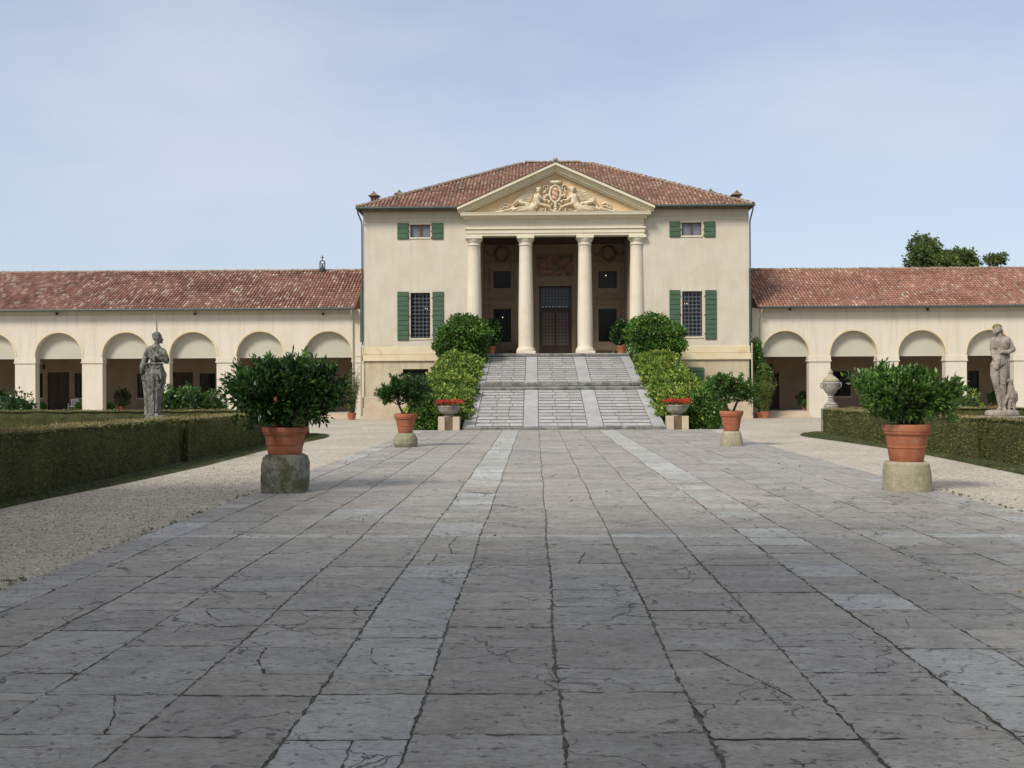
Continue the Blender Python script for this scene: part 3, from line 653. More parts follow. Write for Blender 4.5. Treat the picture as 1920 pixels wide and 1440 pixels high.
a, b, c, d = rw(1007, 1075, 478, 517)
fr = MB().box(a, b, LY-.03, LY-.001, c, d).build('fresco', 'fresco', villa)
MB().box(a-.09, b+.09, LY-.02, LY-.001, d+.01, d+.1).box(a-.09, b+.09, LY-.02, LY-.001, c-.1, c-.01).box(a-.1, a-.01, LY-.02, LY-.001, c, d).box(b+.01, b+.1, LY-.02, LY-.001, c, d).build('fresco_border', 'painted', fr)
for k in (0, 2):
    a, b, c, d = bw[k]; xm = (a+b)/2; mb = MB(); zc = PZ(1139, 477, LY)
    pts = [(xm+.42*math.cos(t*math.pi/10), LY-.05, zc+.46*math.sin(t*math.pi/10)) for t in range(21)]; mb.tube(pts, .13, 6)
    mb.tube([(xm-1.2, LY-.04, zc+.4), (xm-.8, LY-.04, zc-.1), (xm-.45, LY-.04, zc+.1)], .04, 6); mb.tube([(xm+1.2, LY-.04, zc+.4), (xm+.8, LY-.04, zc-.1), (xm+.45, LY-.04, zc+.1)], .04, 6)
    mb.build('painted_wreath', surf('wreath brown', (.19, .14, .09), (.26, .19, .125), 5), villa, smooth=True)

def window(parent, r, Y, glass, depth=.16, frame='wood', fw=.05, mull=False, bar=None, shut=None, sill=True, name='window', curtain=False, shz=.07, wood_col='shutter'):
    a, b, c, d = r; yf = Y+depth
    mb = MB().box(a, a+fw, yf, yf+.07, c, d).box(b-fw, b, yf, yf+.07, c, d).box(a+fw, b-fw, yf, yf+.07, c, c+fw).box(a+fw, b-fw, yf, yf+.07, d-fw, d)
    if mull: mb.box((a+b)/2-.045, (a+b)/2+.045, yf+.001, yf+.075, c+fw, d-fw)
    if bar: mb.box(a+fw, b-fw, yf+.002, yf+.06, bar-.02, bar+.02)
    w = mb.build(name, frame, parent)
    MB().box(a+fw*.6, b-fw*.6, yf+.03, yf+.045, c+fw*.6, d-fw*.6).build('pane', glass, w)
    if curtain:
        cm = MB(); n = 24
        for s0, s1 in ((a+fw, (a+b)/2-.03), ((a+b)/2+.03, b-fw)):
            cm.mark()
            for k in range(n):
                u0, u1 = s0+(s1-s0)*k/n, s0+(s1-s0)*(k+1)/n
                cm.poly([(u0, yf+.10+.02*(k % 2), c+.03), (u1, yf+.10+.02*((k+1) % 2), c+.03), (u1, yf+.10+.02*((k+1) % 2), d-.03), (u0, yf+.10+.02*(k % 2), d-.03)])
        build_each(cm, 'curtain', 'curtain', w)
    if sill: MB().box(a-.06, b+.06, Y-.05, Y-.001, c-.09, c-.0).build('sill', 'cream', w, bevel=.01)
    if shut:
        for (sa, sb, sc, sd) in shut:
            m2 = MB(); m2.box(sa, sb, Y-.06, Y-.02, sc, sd)
            nn = max(3, round((sd-sc)/.30))
            for k in range(nn):
                z0 = sc+(sd-sc)*k/nn; z1 = sc+(sd-sc)*(k+1)/nn; m2.box(sa+.012, sb-.012, Y-.085, Y-.0605, z0+.02, z1-.016)
            sh = m2.build('shutter', wood_col, w, bevel=.006)
            hx = sb+.02 if sb <= a+.05 else sa-.02
            hm = MB()
            for q in (.12, .5, .88): hm.mark().box(hx-.035, hx+.035, Y-.07, Y-.001, sc+(sd-sc)*q-.02, sc+(sd-sc)*q+.02)
            build_each(hm, 'hinge', 'metal', w)
    return w
rr = lambda a, b, c, d: rect(a, b, c, d, FY)
m_, t_, b_ = newmat('clear pane'); b_.inputs['Base Color'].default_value = (.05, .06, .07, 1); b_.inputs['Roughness'].default_value = .05
tp = nd(t_, 'BsdfTransparent'); ms = nd(t_, 'MixShader', Fac=.75); t_.links.new(b_.outputs[0], ms.inputs[1]); t_.links.new(tp.outputs[0], ms.inputs[2]); t_.links.new(ms.outputs[0], t_.nodes['Material Output'].inputs['Surface']); M['clear'] = m_
window(villa, win['ul'], FY, 'clear', .12, 'beam', .05, True, shut=[rr(745, 766, 418.5, 448.5), rr(809.5, 831, 418.5, 448.5)], curtain=True)
window(villa, win['ur'], FY, 'clear', .12, 'beam', .05, True, shut=[rr(1255, 1275.5, 415.5, 444.5), rr(1320, 1341, 415.5, 444.5)], curtain=True)
window(villa, win['ml'], FY, 'roundel', .12, 'wood', .03, bar=PZ(790, 590, FY), shut=[rr(745, 766.5, 547, 638), rr(811, 832, 547, 638)])
window(villa, win['mr'], FY, 'roundel', .12, 'wood', .03, bar=PZ(1300, 588, FY), shut=[rr(1255, 1275.5, 544, 636), rr(1322, 1343.5, 544, 636)])
window(villa, bas['bl'], FY, 'leaded', .2, 'wood', .04, sill=False)
w_ = window(villa, bas['br'], FY, 'leaded', .2, 'wood', .04, sill=False, shut=[rr(1294, 1320, 689, 722)])
for k in range(4): window(villa, bw[k], LY, 'leaded', .12, 'wood', .05, sill=False)
# side-window shutters standing off the flanks
for xs_, sg, py in ((XL, -1, (547, 640)), (XR, 1, (546, 625))):
    z0, z1 = zs(py[1]), zs(py[0]); xe = xs_+sg*.34
    m2 = MB().box(min(xs_+sg*.03, xe), max(xs_+sg*.03, xe), 61.75, 61.79, z0, z1)
    for k in range(10): m2.box(min(xs_+sg*.05, xe-sg*.02), max(xs_+sg*.05, xe-sg*.02), 61.73, 61.749, z0+(z1-z0)*k/10+.012, z0+(z1-z0)*(k+1)/10-.012)
    m2.build('shutter', 'shutter', villa)
# entrance door
a, b, c, d = dr; yd = LY+.12; zt = PZ(1041, 579.5, LY); zp = PZ(1041, 647, LY); xm = (a+b)/2
door = MB().box(a, a+.12, yd, yd+.1, c, d).box(b-.12, b, yd, yd+.1, c, d).box(a+.12, b-.12, yd, yd+.1, d-.16, d).box(a+.12, b-.12, yd-.02, yd+.12, zt-.1, zt+.1).build('door', 'wood', villa)
for s0, s1 in ((a+.12, xm-.002), (xm+.002, b-.12)):
    dl = MB().box(s0, s0+.07, yd+.01, yd+.08, c, zt-.1).box(s1-.07, s1, yd+.01, yd+.08, c, zt-.1).box(s0+.07, s1-.07, yd+.01, yd+.08, zt-.17, zt-.1).box(s0+.07, s1-.07, yd+.01, yd+.08, c, zp).box(s0+.14, s1-.14, yd-.01, yd+.009, c+.1, zp-.1)
    dl.build('door_leaf', 'wood', door); MB().box(s0+.06, s1-.06, yd+.035, yd+.05, zp, zt-.16).build('pane', 'doorglass', door)
MB().box(a+.11, b-.11, yd+.035, yd+.05, zt+.1, d-.15).build('fanlight', 'topglass', door)
mb = MB()
for k in range(8): u = a+.2+(b-a-.4)*k/8; mb.box(u, u+.12, yd+.02, yd+.033, zt+.14, zt+.19)
mb.build('light_fitting', 'white', door)
MB().tube([(xm-.06, yd-.03, c+1.15), (xm-.06, yd-.03, c+1.35)], .015).build('handle', 'metal', door)
# bulbs in rooms
for i, (px, py, Y, s) in enumerate(((797.5, 578, 61.7, .035), (801.5, 579, 61.75, .035), (1283.5, 569, 61.7, .035), (1288, 569, 61.75, .045), (942.6, 595, 67, .03), (1136, 516.5, 67, .035))):
    x, z = P(px, py, Y); lab = ['left bulb seen in the left roundel window', 'right bulb seen in the left roundel window', 'left bulb seen in the right roundel window', 'right bulb seen in the right roundel window', 'bulb behind the lower left portico window', 'bulb behind the upper right portico window'][i]
    l_ = thing('hanging_lamp', (x, Y, z), 'small lit '+lab, 'lamp', 'lamps glimpsed through the windows')
    MB().ball((x, Y, z), s).build('bulb', 'bulb', l_); MB().tube([(x, Y, z+s), (x, Y, z+.6)], .006, 5).build('cord', 'metal', l_)
# columns
CYc = 61.18
for k, (pa, pb) in enumerate(((877, 901.5), (974, 999), (1085.5, 1110.5), (1183.5, 1208.5))):
    xc = (PX(pa, CYc-.35)+PX(pb, CYc-.35))/2
    cz = lambda py: PZ(1041, py, CYc-.4)
    zb, zt_, zc_, za = FLOORZ, cz(457.5), cz(446.5), cz(441)
    H = zt_-zb
    pr = [(.57, zb+.16), (.575, zb+.22), (.55, zb+.30), (.50, zb+.33), (.49, zb+.38), (.465, zb+.42)]
    for q in range(0, 13):
        t = q/12; pr.append((.455-.065*max(0, t-.25)/.75*(1 if t < 1 else 1)-.01*t, zb+.45+(H-.5)*t))
    rt = pr[-1][0]
    pr += [(rt+.005, zt_-.04), (rt+.05, zt_-.03), (rt+.055, zt_+.0), (rt+.01, zt_+.02), (rt+.01, zt_+.12), (rt+.05, zt_+.17), (rt+.10, zc_-.07), (rt+.12, zc_)]
    c = MB().lathe(xc, CYc, pr, 40).build('column', 'column', villa, smooth=True)
    MB().box(xc-.52, xc+.52, CYc-.52, CYc+.52, zc_+.0015, za).build('abacus', 'cream', c, bevel=.012)
    MB().box(xc-.575, xc+.575, CYc-.575, CYc+.4, zb+.001, zb+.158).build('column_base', 'column', c, bevel=.015)
# entablature
EY = 60.66
ex0, ex1 = PX(873, EY), PX(1211, EY); ez = lambda py: PZ(1041, py, EY)
mb = MB()
mb.box(ex0+.06, ex1-.06, EY+.06, FY+.449+.0, ez(441)+.002, ez(436.8)); mb.box(ex0+.02, ex1-.02, EY+.02, FY+.3, ez(436.8)+.001, ez(429)); mb.box(ex0-.04, ex1+.04, EY-.05, FY-.002, ez(429)+.001, ez(425.5))
mb.build('architrave', 'cream', villa, bevel=.01)
MB().box(ex0+.08, ex1-.08, EY+.08, FY-.003, ez(425.5)+.001, ez(410)).build('frieze', 'column', villa)
CYY = 60.2
x0c, x1c = PX(864, CYY), PX(1222, CYY); cz = lambda py: PZ(1041, py, CYY)
zcb, zct = cz(402.5), cz(396.5)
mb = MB(); mb.prof([(EY+.05, ez(410)+.001), (EY-.02, ez(409)), (EY-.12, ez(406)), (EY-.2, ez(404.5)), (EY-.2, zcb), (FY-.004, zcb), (FY-.004, ez(410)+.001)], ex0-.1, ex1+.1)
mb.prof([(CYY+.02, zcb+.001), (CYY, zcb+.09), (CYY-.04, zct), (FY-.004, zct), (FY-.004, zcb+.001)], x0c, x1c)
mb.build('horizontal_cornice', 'cream', villa)
# pediment
tipL, tipR = P(857, 387.5, CYY), P(1228, 386, CYY); tz = (tipL[1]+tipR[1])/2; ap = P(1040.5, 304, CYY)
hx = (tipR[0]-tipL[0])/2; xm = (tipL[0]+tipR[0])/2; az = ap[1]; sl_ = (az-tz)/hx
def rake(mb, o0, o1, y0, y1):
    zb = zct+.002; hl = hx-o0*.22
    for sg in (-1, 1):
        xt = min(hl, (az-o0-zb)/sl_); xb = min(hl, (az-o1-zb)/sl_)
        pts = [(xm, az-o0), (xm+sg*xt, az-o0-sl_*xt)]
        if xt >= hl-1e-6 and xb < hl-1e-6: pts.append((xm+sg*hl, zb))
        pts += [(xm+sg*xb, az-o1-sl_*xb), (xm, az-o1)]
        if sg > 0: pts = pts[::-1]
        mb.prism(pts, y0, y1)
ped = MB(); rake(ped, .0, .16, CYY-.05, FY-.2); rake(ped, .161, .32, CYY+.17, FY-.2)
rake(ped, .321, .42, CYY+.26, FY-.2); rake(ped, .421, .53, CYY+.46, FY-.2)
pediment = ped.build('pediment', 'cream', villa, bevel=.008)
TY = 60.86
MB().prism([(xm-hx+.3, zct+.001), (xm+hx-.3, zct+.001), (xm, az-.3)], TY, FY+.2).build('tympanum', 'tymp', pediment)
mb = MB()
for sg in (-1, 1):
    pts = [(xm, az+.004), (xm+sg*(hx+.03), tz-.006), (xm+sg*(hx+.03), tz+.045), (xm, az+.055)]
    mb.prism(pts[::-1] if sg > 0 else pts, CYY-.07, 67)
mb.build('pediment_roof', surf('lead flashing', (.10, .06, .05), (.16, .10, .08), 4), pediment)
MB().lathe(xm, CYY+.1, [(.06, az+.05), (.13, az+.1), (.15, az+.18), (.11, az+.26), (.03, az+.29)], 12).build('finial', 'statueped', pediment, smooth=True)

# relief in the tympanum: heights from strokes, u,v measured in a 4.923x enlargement
SCL = 1/(4.923*31.35)
U0, V0 = 940, 517
def heightfield(name, strokes, mat, parent, mirror=False, box=(0, 0, 0, 0), step=2.2, tymin=.02, amp=1.25, ridges=0, yoff=0.0):
    u0, v0, u1, v1 = box; us = np.arange(u0, u1, step); vs = np.arange(v0, v1, step); U, V = np.meshgrid(us, vs); H = np.zeros_like(U)
    for s in strokes:
        (ax, ay, ar, bx, by, br) = s[:6]; base = s[6] if len(s) > 6 else 0
        dx, dy = bx-ax, by-ay; L2 = dx*dx+dy*dy+1e-9; t = np.clip(((U-ax)*dx+(V-ay)*dy)/L2, 0, 1); d = np.hypot(U-(ax+t*dx), V-(ay+t*dy)); r = ar+(br-ar)*t
        h = np.where(d < r, np.sqrt(np.maximum(r*r-d*d, 0))*.9+base+np.minimum(6, (r-d)), 0); H = np.maximum(H, h)
    K = H.copy(); K[1:-1, 1:-1] = (H[1:-1, 1:-1]*2+H[:-2, 1:-1]+H[2:, 1:-1]+H[1:-1, :-2]+H[1:-1, 2:])/6
    idx = -np.ones(H.shape, int); mb = MB()
    keep = K > .3
    ny, nx = H.shape
    for j in range(ny-1):
        for i in range(nx-1):
            if keep[j, i] or keep[j+1, i] or keep[j, i+1] or keep[j+1, i+1]:
                q = []
                for (jj, ii) in ((j, i), (j+1, i), (j+1, i+1), (j, i+1)):
                    if idx[jj, ii] < 0:
                        idx[jj, ii] = len(mb.v); uu = U[jj, ii]; uu = 2*U0-uu if mirror else uu
                        mb.v.append((xm+(uu-U0)*SCL, TY+.004-K[jj, ii]*SCL*amp-yoff, zct+.002+(V0-V[jj, ii])*SCL))
                    q.append(int(idx[jj, ii]))
                mb.f.append(tuple(q if not mirror else q[::-1])); mb.tone.append(0)
    return mb.build(name, mat, parent, smooth=True)
fig = [(1095, 300, 21, 1096, 312, 18, 14), (1086, 286, 17, 1108, 288, 15, 10), (1094, 322, 12, 1096, 350, 13, 8), (1108, 372, 34, 1118, 428, 30, 8), (1082, 372, 20, 1120, 360, 22, 12),
       (1122, 372, 17, 1092, 430, 14, 22), (1092, 430, 14, 1000, 458, 9, 20), (1000, 458, 9, 972, 476, 8, 18), (1072, 376, 14, 1040, 400, 10, 6), (1040, 400, 10, 1012, 396, 8, 8),
       (1135, 448, 34, 1165, 470, 36, 6), (1165, 472, 32, 1280, 478, 24, 8), (1280, 478, 22, 1400, 492, 14, 6), (1400, 492, 13, 1478, 502, 9, 6), (1478, 500, 10, 1492, 496, 8, 6),
       (1190, 442, 24, 1292, 408, 20, 4), (1292, 408, 20, 1318, 440, 14, 2), (1318, 440, 14, 1330, 480, 12, 2)]
for k, (a, b, c, d) in enumerate([(1050, 470, 1085, 512), (1032, 478, 1040, 512), (1068, 468, 1110, 512), (1120, 505, 1180, 470), (1150, 510, 1215, 462), (1185, 512, 1245, 466), (1220, 512, 1272, 470), (1100, 440, 1150, 480), (1040, 465, 1020, 505)]): fig.append((a, b, 7, c, d, 5, 8+6*(k % 2)))
for a in ((1180, 455, 1300, 470), (1200, 470, 1330, 484), (1290, 400, 1330, 440), (1130, 380, 1150, 430), (1100, 390, 1105, 430), (1230, 430, 1290, 415), (1150, 455, 1200, 430), (1350, 482, 1420, 496), (1215, 486, 1290, 496)): fig.append((a[0], a[1], 5, a[2], a[3], 4, 33))
for k in range(7): fig.append((1150+k*6, 340+k*12, 5, 1225+k*10, 345+k*10, 6, 5*(k % 2)+1))
for k in range(9): fig.append((1140+k*3, 300+k*12, 5, 1212+k*12, 318+k*10, 7, 2+3*(k % 2)))
for a in ((1250, 395, 1300, 380), (1370, 440, 1400, 425), (1400, 425, 1440, 445), (1440, 445, 1455, 470), (1380, 455, 1420, 450), (1420, 460, 1450, 480), (1340, 470, 1380, 480)): fig.append((a[0], a[1], 9, a[2], a[3], 7, 4))
heightfield('relief_figure', fig, 'relief', pediment, False, (985, 262, 1506, 520))
heightfield('relief_figure', fig, 'relief', pediment, True, (985, 262, 1506, 520))
car = []
for k in range(24):
    a = k*math.pi/12; b = a+math.pi/12; car.append((938+50*math.cos(a), 340+76*math.sin(a), 13, 938+50*math.cos(b), 340+76*math.sin(b), 13, 10))
for sg in (-1, 1):
    for q in range(12):
        a = q*.55; b = a+.55; r0, r1 = 28-q*1.7, 28-(q+1)*1.7
        for (cx, cy) in ((938+82*sg, 285),): car.append((cx+sg*r0*math.cos(a), cy-r0*math.sin(a), 6, cx+sg*r1*math.cos(b), cy-r1*math.sin(b), 6, 14))
    car += [(938+88*sg, 310, 10, 938+105*sg, 330, 8, 8), (938+60*sg, 360, 12, 938+84*sg, 352, 13, 14), (938+84*sg, 352, 13, 938+88*sg, 372, 9, 12), (938+58*sg, 412, 15, 938+58*sg, 414, 15, 18), (938+30*sg, 430, 9, 938+62*sg, 462, 7, 12),
            (938+48*sg, 222, 8, 938+34*sg, 246, 9, 12), (938+20*sg, 228, 14, 938+44*sg, 232, 12, 16), (938+52*sg, 470, 7, 938+20*sg, 505, 7, 14), (938+18*sg, 500, 9, 938+4*sg, 512, 8, 14)]
car += [(915, 236, 12, 961, 236, 12, 20), (938, 225, 12, 938, 262, 11, 14), (938, 420, 15, 938, 500, 11, 14), (925, 440, 6, 951, 440, 6, 26), (925, 462, 6, 951, 462, 6, 26), (928, 484, 6, 948, 484, 6, 24)]
heightfield('cartouche', car, 'relief', pediment, False, (820, 205, 1060, 520), 2.2)
heightfield('shield', [(938, 312, 37, 938, 368, 37, 0)], 'shield', pediment, False, (890, 268, 986, 412), 3, amp=.8, yoff=.05)

# roof of the villa
EYv = 60.35; ez_ = PZ(700, 389, EYv)
EL, ER = PX(672, EYv), PX(1413, EYv); RY = EYv+10.2
rz_ = PZ(1040, 305.5, RY); RX0, RX1 = PX(985, RY, 305), PX(1097, RY, 305); BY = RY+10.2
a, b, c, d = Vector((EL, EYv, ez_)), Vector((ER, EYv, ez_)), Vector((ER, BY, ez_)), Vector((EL, BY, ez_)); r0, r1 = Vector((RX0, RY, rz_)), Vector((RX1, RY, rz_))
NS = (rz_-ez_)/(RY-EYv); NY = (az-.05-ez_)/NS                # where the portico roof runs into the main slope
nz_ = lambda y: ez_+NS*(y-EYv)
mb = MB().poly([a, (xm-hx+.15, EYv, ez_), (xm, EYv+NY, nz_(EYv+NY)), (xm+hx-.15, EYv, ez_), b, r1, r0]).poly([b, c, r1]).poly([c, d, r0, r1]).poly([d, a, r0]).poly([(a.x, FY+.1, ez_-.02), d, c, (b.x, FY+.1, ez_-.02)])
roof = mb.build('roof', 'roofdeck', villa)
def slope_tiles(p, q, apex_fn, seed, mat='tile_house', name='tiles', parent=roof):
    pass
def hip_plane(p, q, t0, t1, seed):
    u = (q-p); ul = u.length; u.normalize(); nrm = u.cross(t0-p).normalized(); s = nrm.cross(u).normalized()
    if s.z < 0: s = -s
    sl0 = (t0-p).dot(s); u0 = (t0-p).dot(u); u1 = (t1-p).dot(u)
    def ins(x, y):
        f = y/sl0
        if seed == 1 and y < NY*1.12 and abs(p.x+x-xm) < (hx-.05)*(1-y/(NY*math.hypot(1, NS))): return False
        return f < 1.01 and x > u0*f-.02 and x < ul-(ul-u1)*f+.02
    roof_tiles('roof_tiles', p, u, s, ul, sl0, 'tile_house', roof, ins, pitch=.225, rowl=.34, seed=seed)
hip_plane(a, b, r0, r1, 1); hip_plane(b, c, r1, r1, 2); hip_plane(d, a, r0, r0, 3); hip_plane(c, d, r1, r0, 4)
M['ridge'] = surf('lichened ridge tiles', (.26, .17, .12), (.38, .31, .22), 4, stain=(.36, .34, .22), sscale=3, island=.3)
for k, (p, q) in enumerate(((a, r0), (b, r1), (r0, r1), (c, r1), (d, r0))): ridge_caps(p+Vector((0, 0, .03)), q+Vector((0, 0, .03)), 'ridge', roof, seed=k, r=.15)
# eave boards and gutter
MB().box(EL+.15, xm-hx+.1, EYv+.1, FY-.003, ez_-.16, ez_-.02).box(xm+hx-.1, ER-.15, EYv+.1, FY-.003, ez_-.16, ez_-.02).box(EL+.15, XL-.003, FY, BY-.2, ez_-.16, ez_-.02).box(XR+.003, ER-.15, FY, BY-.2, ez_-.16, ez_-.02).build('eaves', surf('eave timber', (.12, .09, .07), (.2, .16, .12), 4), roof)
gt = MB()
for (x0, x1) in ((EL, xm-hx-.05), (xm+hx+.05, ER)): gt.mark().tube([(x0, EYv-.08, ez_-.05), (x1, EYv-.08, ez_-.05)], .075, 10)
gt.mark().tube([(EL-.06, EYv-.1, ez_-.05), (EL-.06, BY, ez_-.05)], .075, 10).mark().tube([(ER+.06, EYv-.1, ez_-.05), (ER+.06, BY, ez_-.05)], .075, 10)
build_each(gt, 'gutter', 'gutter', villa, smooth=True)
for sg, xe, xw in ((-1, EL, XL), (1, ER, XR)):
    z0 = ez_-.1; m2 = MB().tube([(xe, EYv-.05, z0), (xe-sg*.0, EYv, z0-.2), (xw+sg*.10, FY-.1, z0-.62), (xw+sg*.06, FY-.06, z0-.8), (xw+sg*.06, FY-.06, 4.4)], .045, 8)
    m2.build('downpipe', 'gutter', villa, smooth=True)
    MB().tube([(xw+sg*.13, FY-.14, 4.4), (xw+sg*.13, FY-.2, .2)], .05, 8).build('lower_downpipe', 'pipe', villa, smooth=True)
def chimney(px, py_top, Y, wpx):
    x = PX(px, Y, 370); zt = PZ(px, py_top, Y); w = .23; zb = zt-1.3
    m2 = MB().box(x-w, x+w, Y-.28, Y+.28, zb-1.0, zt-.55)
    for dx in (-w+.06, 0, w-.06):
        for dy in (-.22, .22): m2.box(x+dx-.05, x+dx+.05, Y+dy-.05, Y+dy+.05, zt-.549, zt-.25)
    ch = m2.build('chimney', surf('chimney brick', (.17, .09, .07), (.26, .15, .12), 6, fine=.2), roof)
    MB().hexa([(x-.36, Y-.4, zt-.22), (x+.36, Y-.4, zt-.22), (x+.36, Y+.4, zt-.22), (x-.36, Y+.4, zt-.22), (x-.04, Y-.4, zt-.04), (x+.04, Y-.4, zt-.04), (x+.04, Y+.4, zt-.04), (x-.04, Y+.4, zt-.04)]).tube([(x, Y-.42, zt-.02), (x, Y+.42, zt-.02)], .07, 6).build('chimney_cap', 'ridge', ch)
chimney(702.5, 362, 64.2, 19); chimney(750, 359, 67.5, 16); chimney(1380, 360, 64.2, 19); chimney(1331, 357, 67.5, 16)

# ================================================================== THE RAMP
ramp_ = thing('entrance_ramp', (0, 52, 0), 'broad grey stone ramp with paving courses climbing to the portico', 'ramp')
W = 4.36
prof = [(43.72, 0), (43.72, .155), (43.86, .155), (50.8, 1.70), (50.8, 1.84), (53.0, 1.88), (53.0, 2.06), (60.25, 3.60), (60.25, FLOORZ-.02), (60.42, FLOORZ-.02), (60.98, FLOORZ-.02), (60.98, BASEZ), (43.72, BASEZ)]
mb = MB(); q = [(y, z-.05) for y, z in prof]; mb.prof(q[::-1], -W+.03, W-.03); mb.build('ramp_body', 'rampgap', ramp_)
mb = MB()
for sg in (-1, 1):
    mb.mark(); s = sg*W; m3 = [(y, z+.02) for y, z in prof[1:9]]
    mb.box(min(s, s-sg*.0299), max(s, s-sg*.0299), 43.8, 60.9, BASEZ, .1)
    for (ya, za), (yb, zb) in ((prof[2], prof[3]), (prof[6], prof[7])):
        mb.hexa([(s-.015, ya, BASEZ), (s+.015, ya, BASEZ), (s+.015, yb, BASEZ), (s-.015, yb, BASEZ), (s-.015, ya, za), (s+.015, ya, za), (s+.015, yb, zb), (s-.015, yb, zb)])
build_each(mb, 'ramp_flank', 'plinth', ramp_)
stp = MB()
def nose(y, z, d, h):
    stp.mark()
    r = random.Random(int(y*10)); x = -W-.04
    while x < W:
        x2 = min(W+.04, x+r.uniform(1.1, 1.9)); dz = r.uniform(-.008, .008)
        stp.prof([(y-.05, z-h+.05+dz), (y-.07, z-.05+dz), (y-.05, z+dz), (y+d, z+dz), (y+d, z-h), (y, z-h), (y, z-h+.05)], x+.004, x2-.004); x = x2
nose(43.72, .16, .14, .22); nose(50.78, 1.86, .5, .2); nose(52.98, 2.09, .3, .24); nose(60.30, FLOORZ, .4, .2)
build_each(stp, 'step', 'rampedge', ramp_, bevel=.012)
stp = MB(); stp.box(-W, W, 51.29, 52.97, 1.80, 1.865); stp.build('landing', 'rampband', ramp_)
fx = [(-3.84, -1.78), (-1.09, 1.02), (1.73, 3.80)]
bx = [(-4.36, -3.86), (-1.76, -1.11), (1.04, 1.71), (3.82, 4.36)]
S_, T_, J_ = MB(), MB(), MB(); r = random.Random(3)
for (ya, za), (yb, zb), n in ((prof[2], prof[3], 12), (prof[6], prof[7], 12)):
    ya2 = ya+(.16 if ya > 50 else 0); za2 = za+(zb-za)*(ya2-ya)/(yb-ya)
    for (a, b) in fx:
        S_.mark(); J_.mark()
        for k in range(n):
            y0 = ya2+(yb-ya2)*k/n; y1 = ya2+(yb-ya2)*(k+1)/n; z0 = za2+(zb-za2)*k/n; z1 = za2+(zb-za2)*(k+1)/n
            J_.box(a, b, y0-.004, y0+.0035, z0-.06, z0+.022)  # dark strip over each course riser, standing in for its shade
            m = 3; cut = [a]+[a+(b-a)*(q+1)/m+r.uniform(-.07, .07)+(.0 if k % 2 else .10) for q in range(m-1)]+[b]
            for u0, u1 in zip(cut, cut[1:]):
                up = .034+r.uniform(-.006, .006); lo = -.004
                S_.hexa([(u0+.011, y0+.004, z0-.05), (u1-.011, y0+.004, z0-.05), (u1-.011, y1-.006, z1-.06), (u0+.011, y1-.006, z1-.06), (u0+.011, y0+.004, z0+up), (u1-.011, y0+.004, z0+up), (u1-.011, y1-.006, z1+lo), (u0+.011, y1-.006, z1+lo)])
    for (a, b) in bx:
        y = ya2; T_.mark()
        while y < yb-.01:
            y2 = min(yb, y+r.uniform(1.2, 2.4)); y2 = yb if yb-y2 < .6 else y2; f = lambda v: za+(zb-za)*(v-ya)/(yb-ya)+.012
            T_.hexa([(a, y+.004, f(y)-.07), (b, y+.004, f(y)-.07), (b, y2-.004, f(y2)-.07), (a, y2-.004, f(y2)-.07), (a, y+.004, f(y)), (b, y+.004, f(y)), (b, y2-.004, f(y2)), (a, y2-.004, f(y2))]); y = y2
build_each(S_, 'stone_courses', 'ramp', ramp_); build_each(J_, 'riser_shade', 'rampgap', ramp_); build_each(T_, 'smooth_band', 'rampband', ramp_)

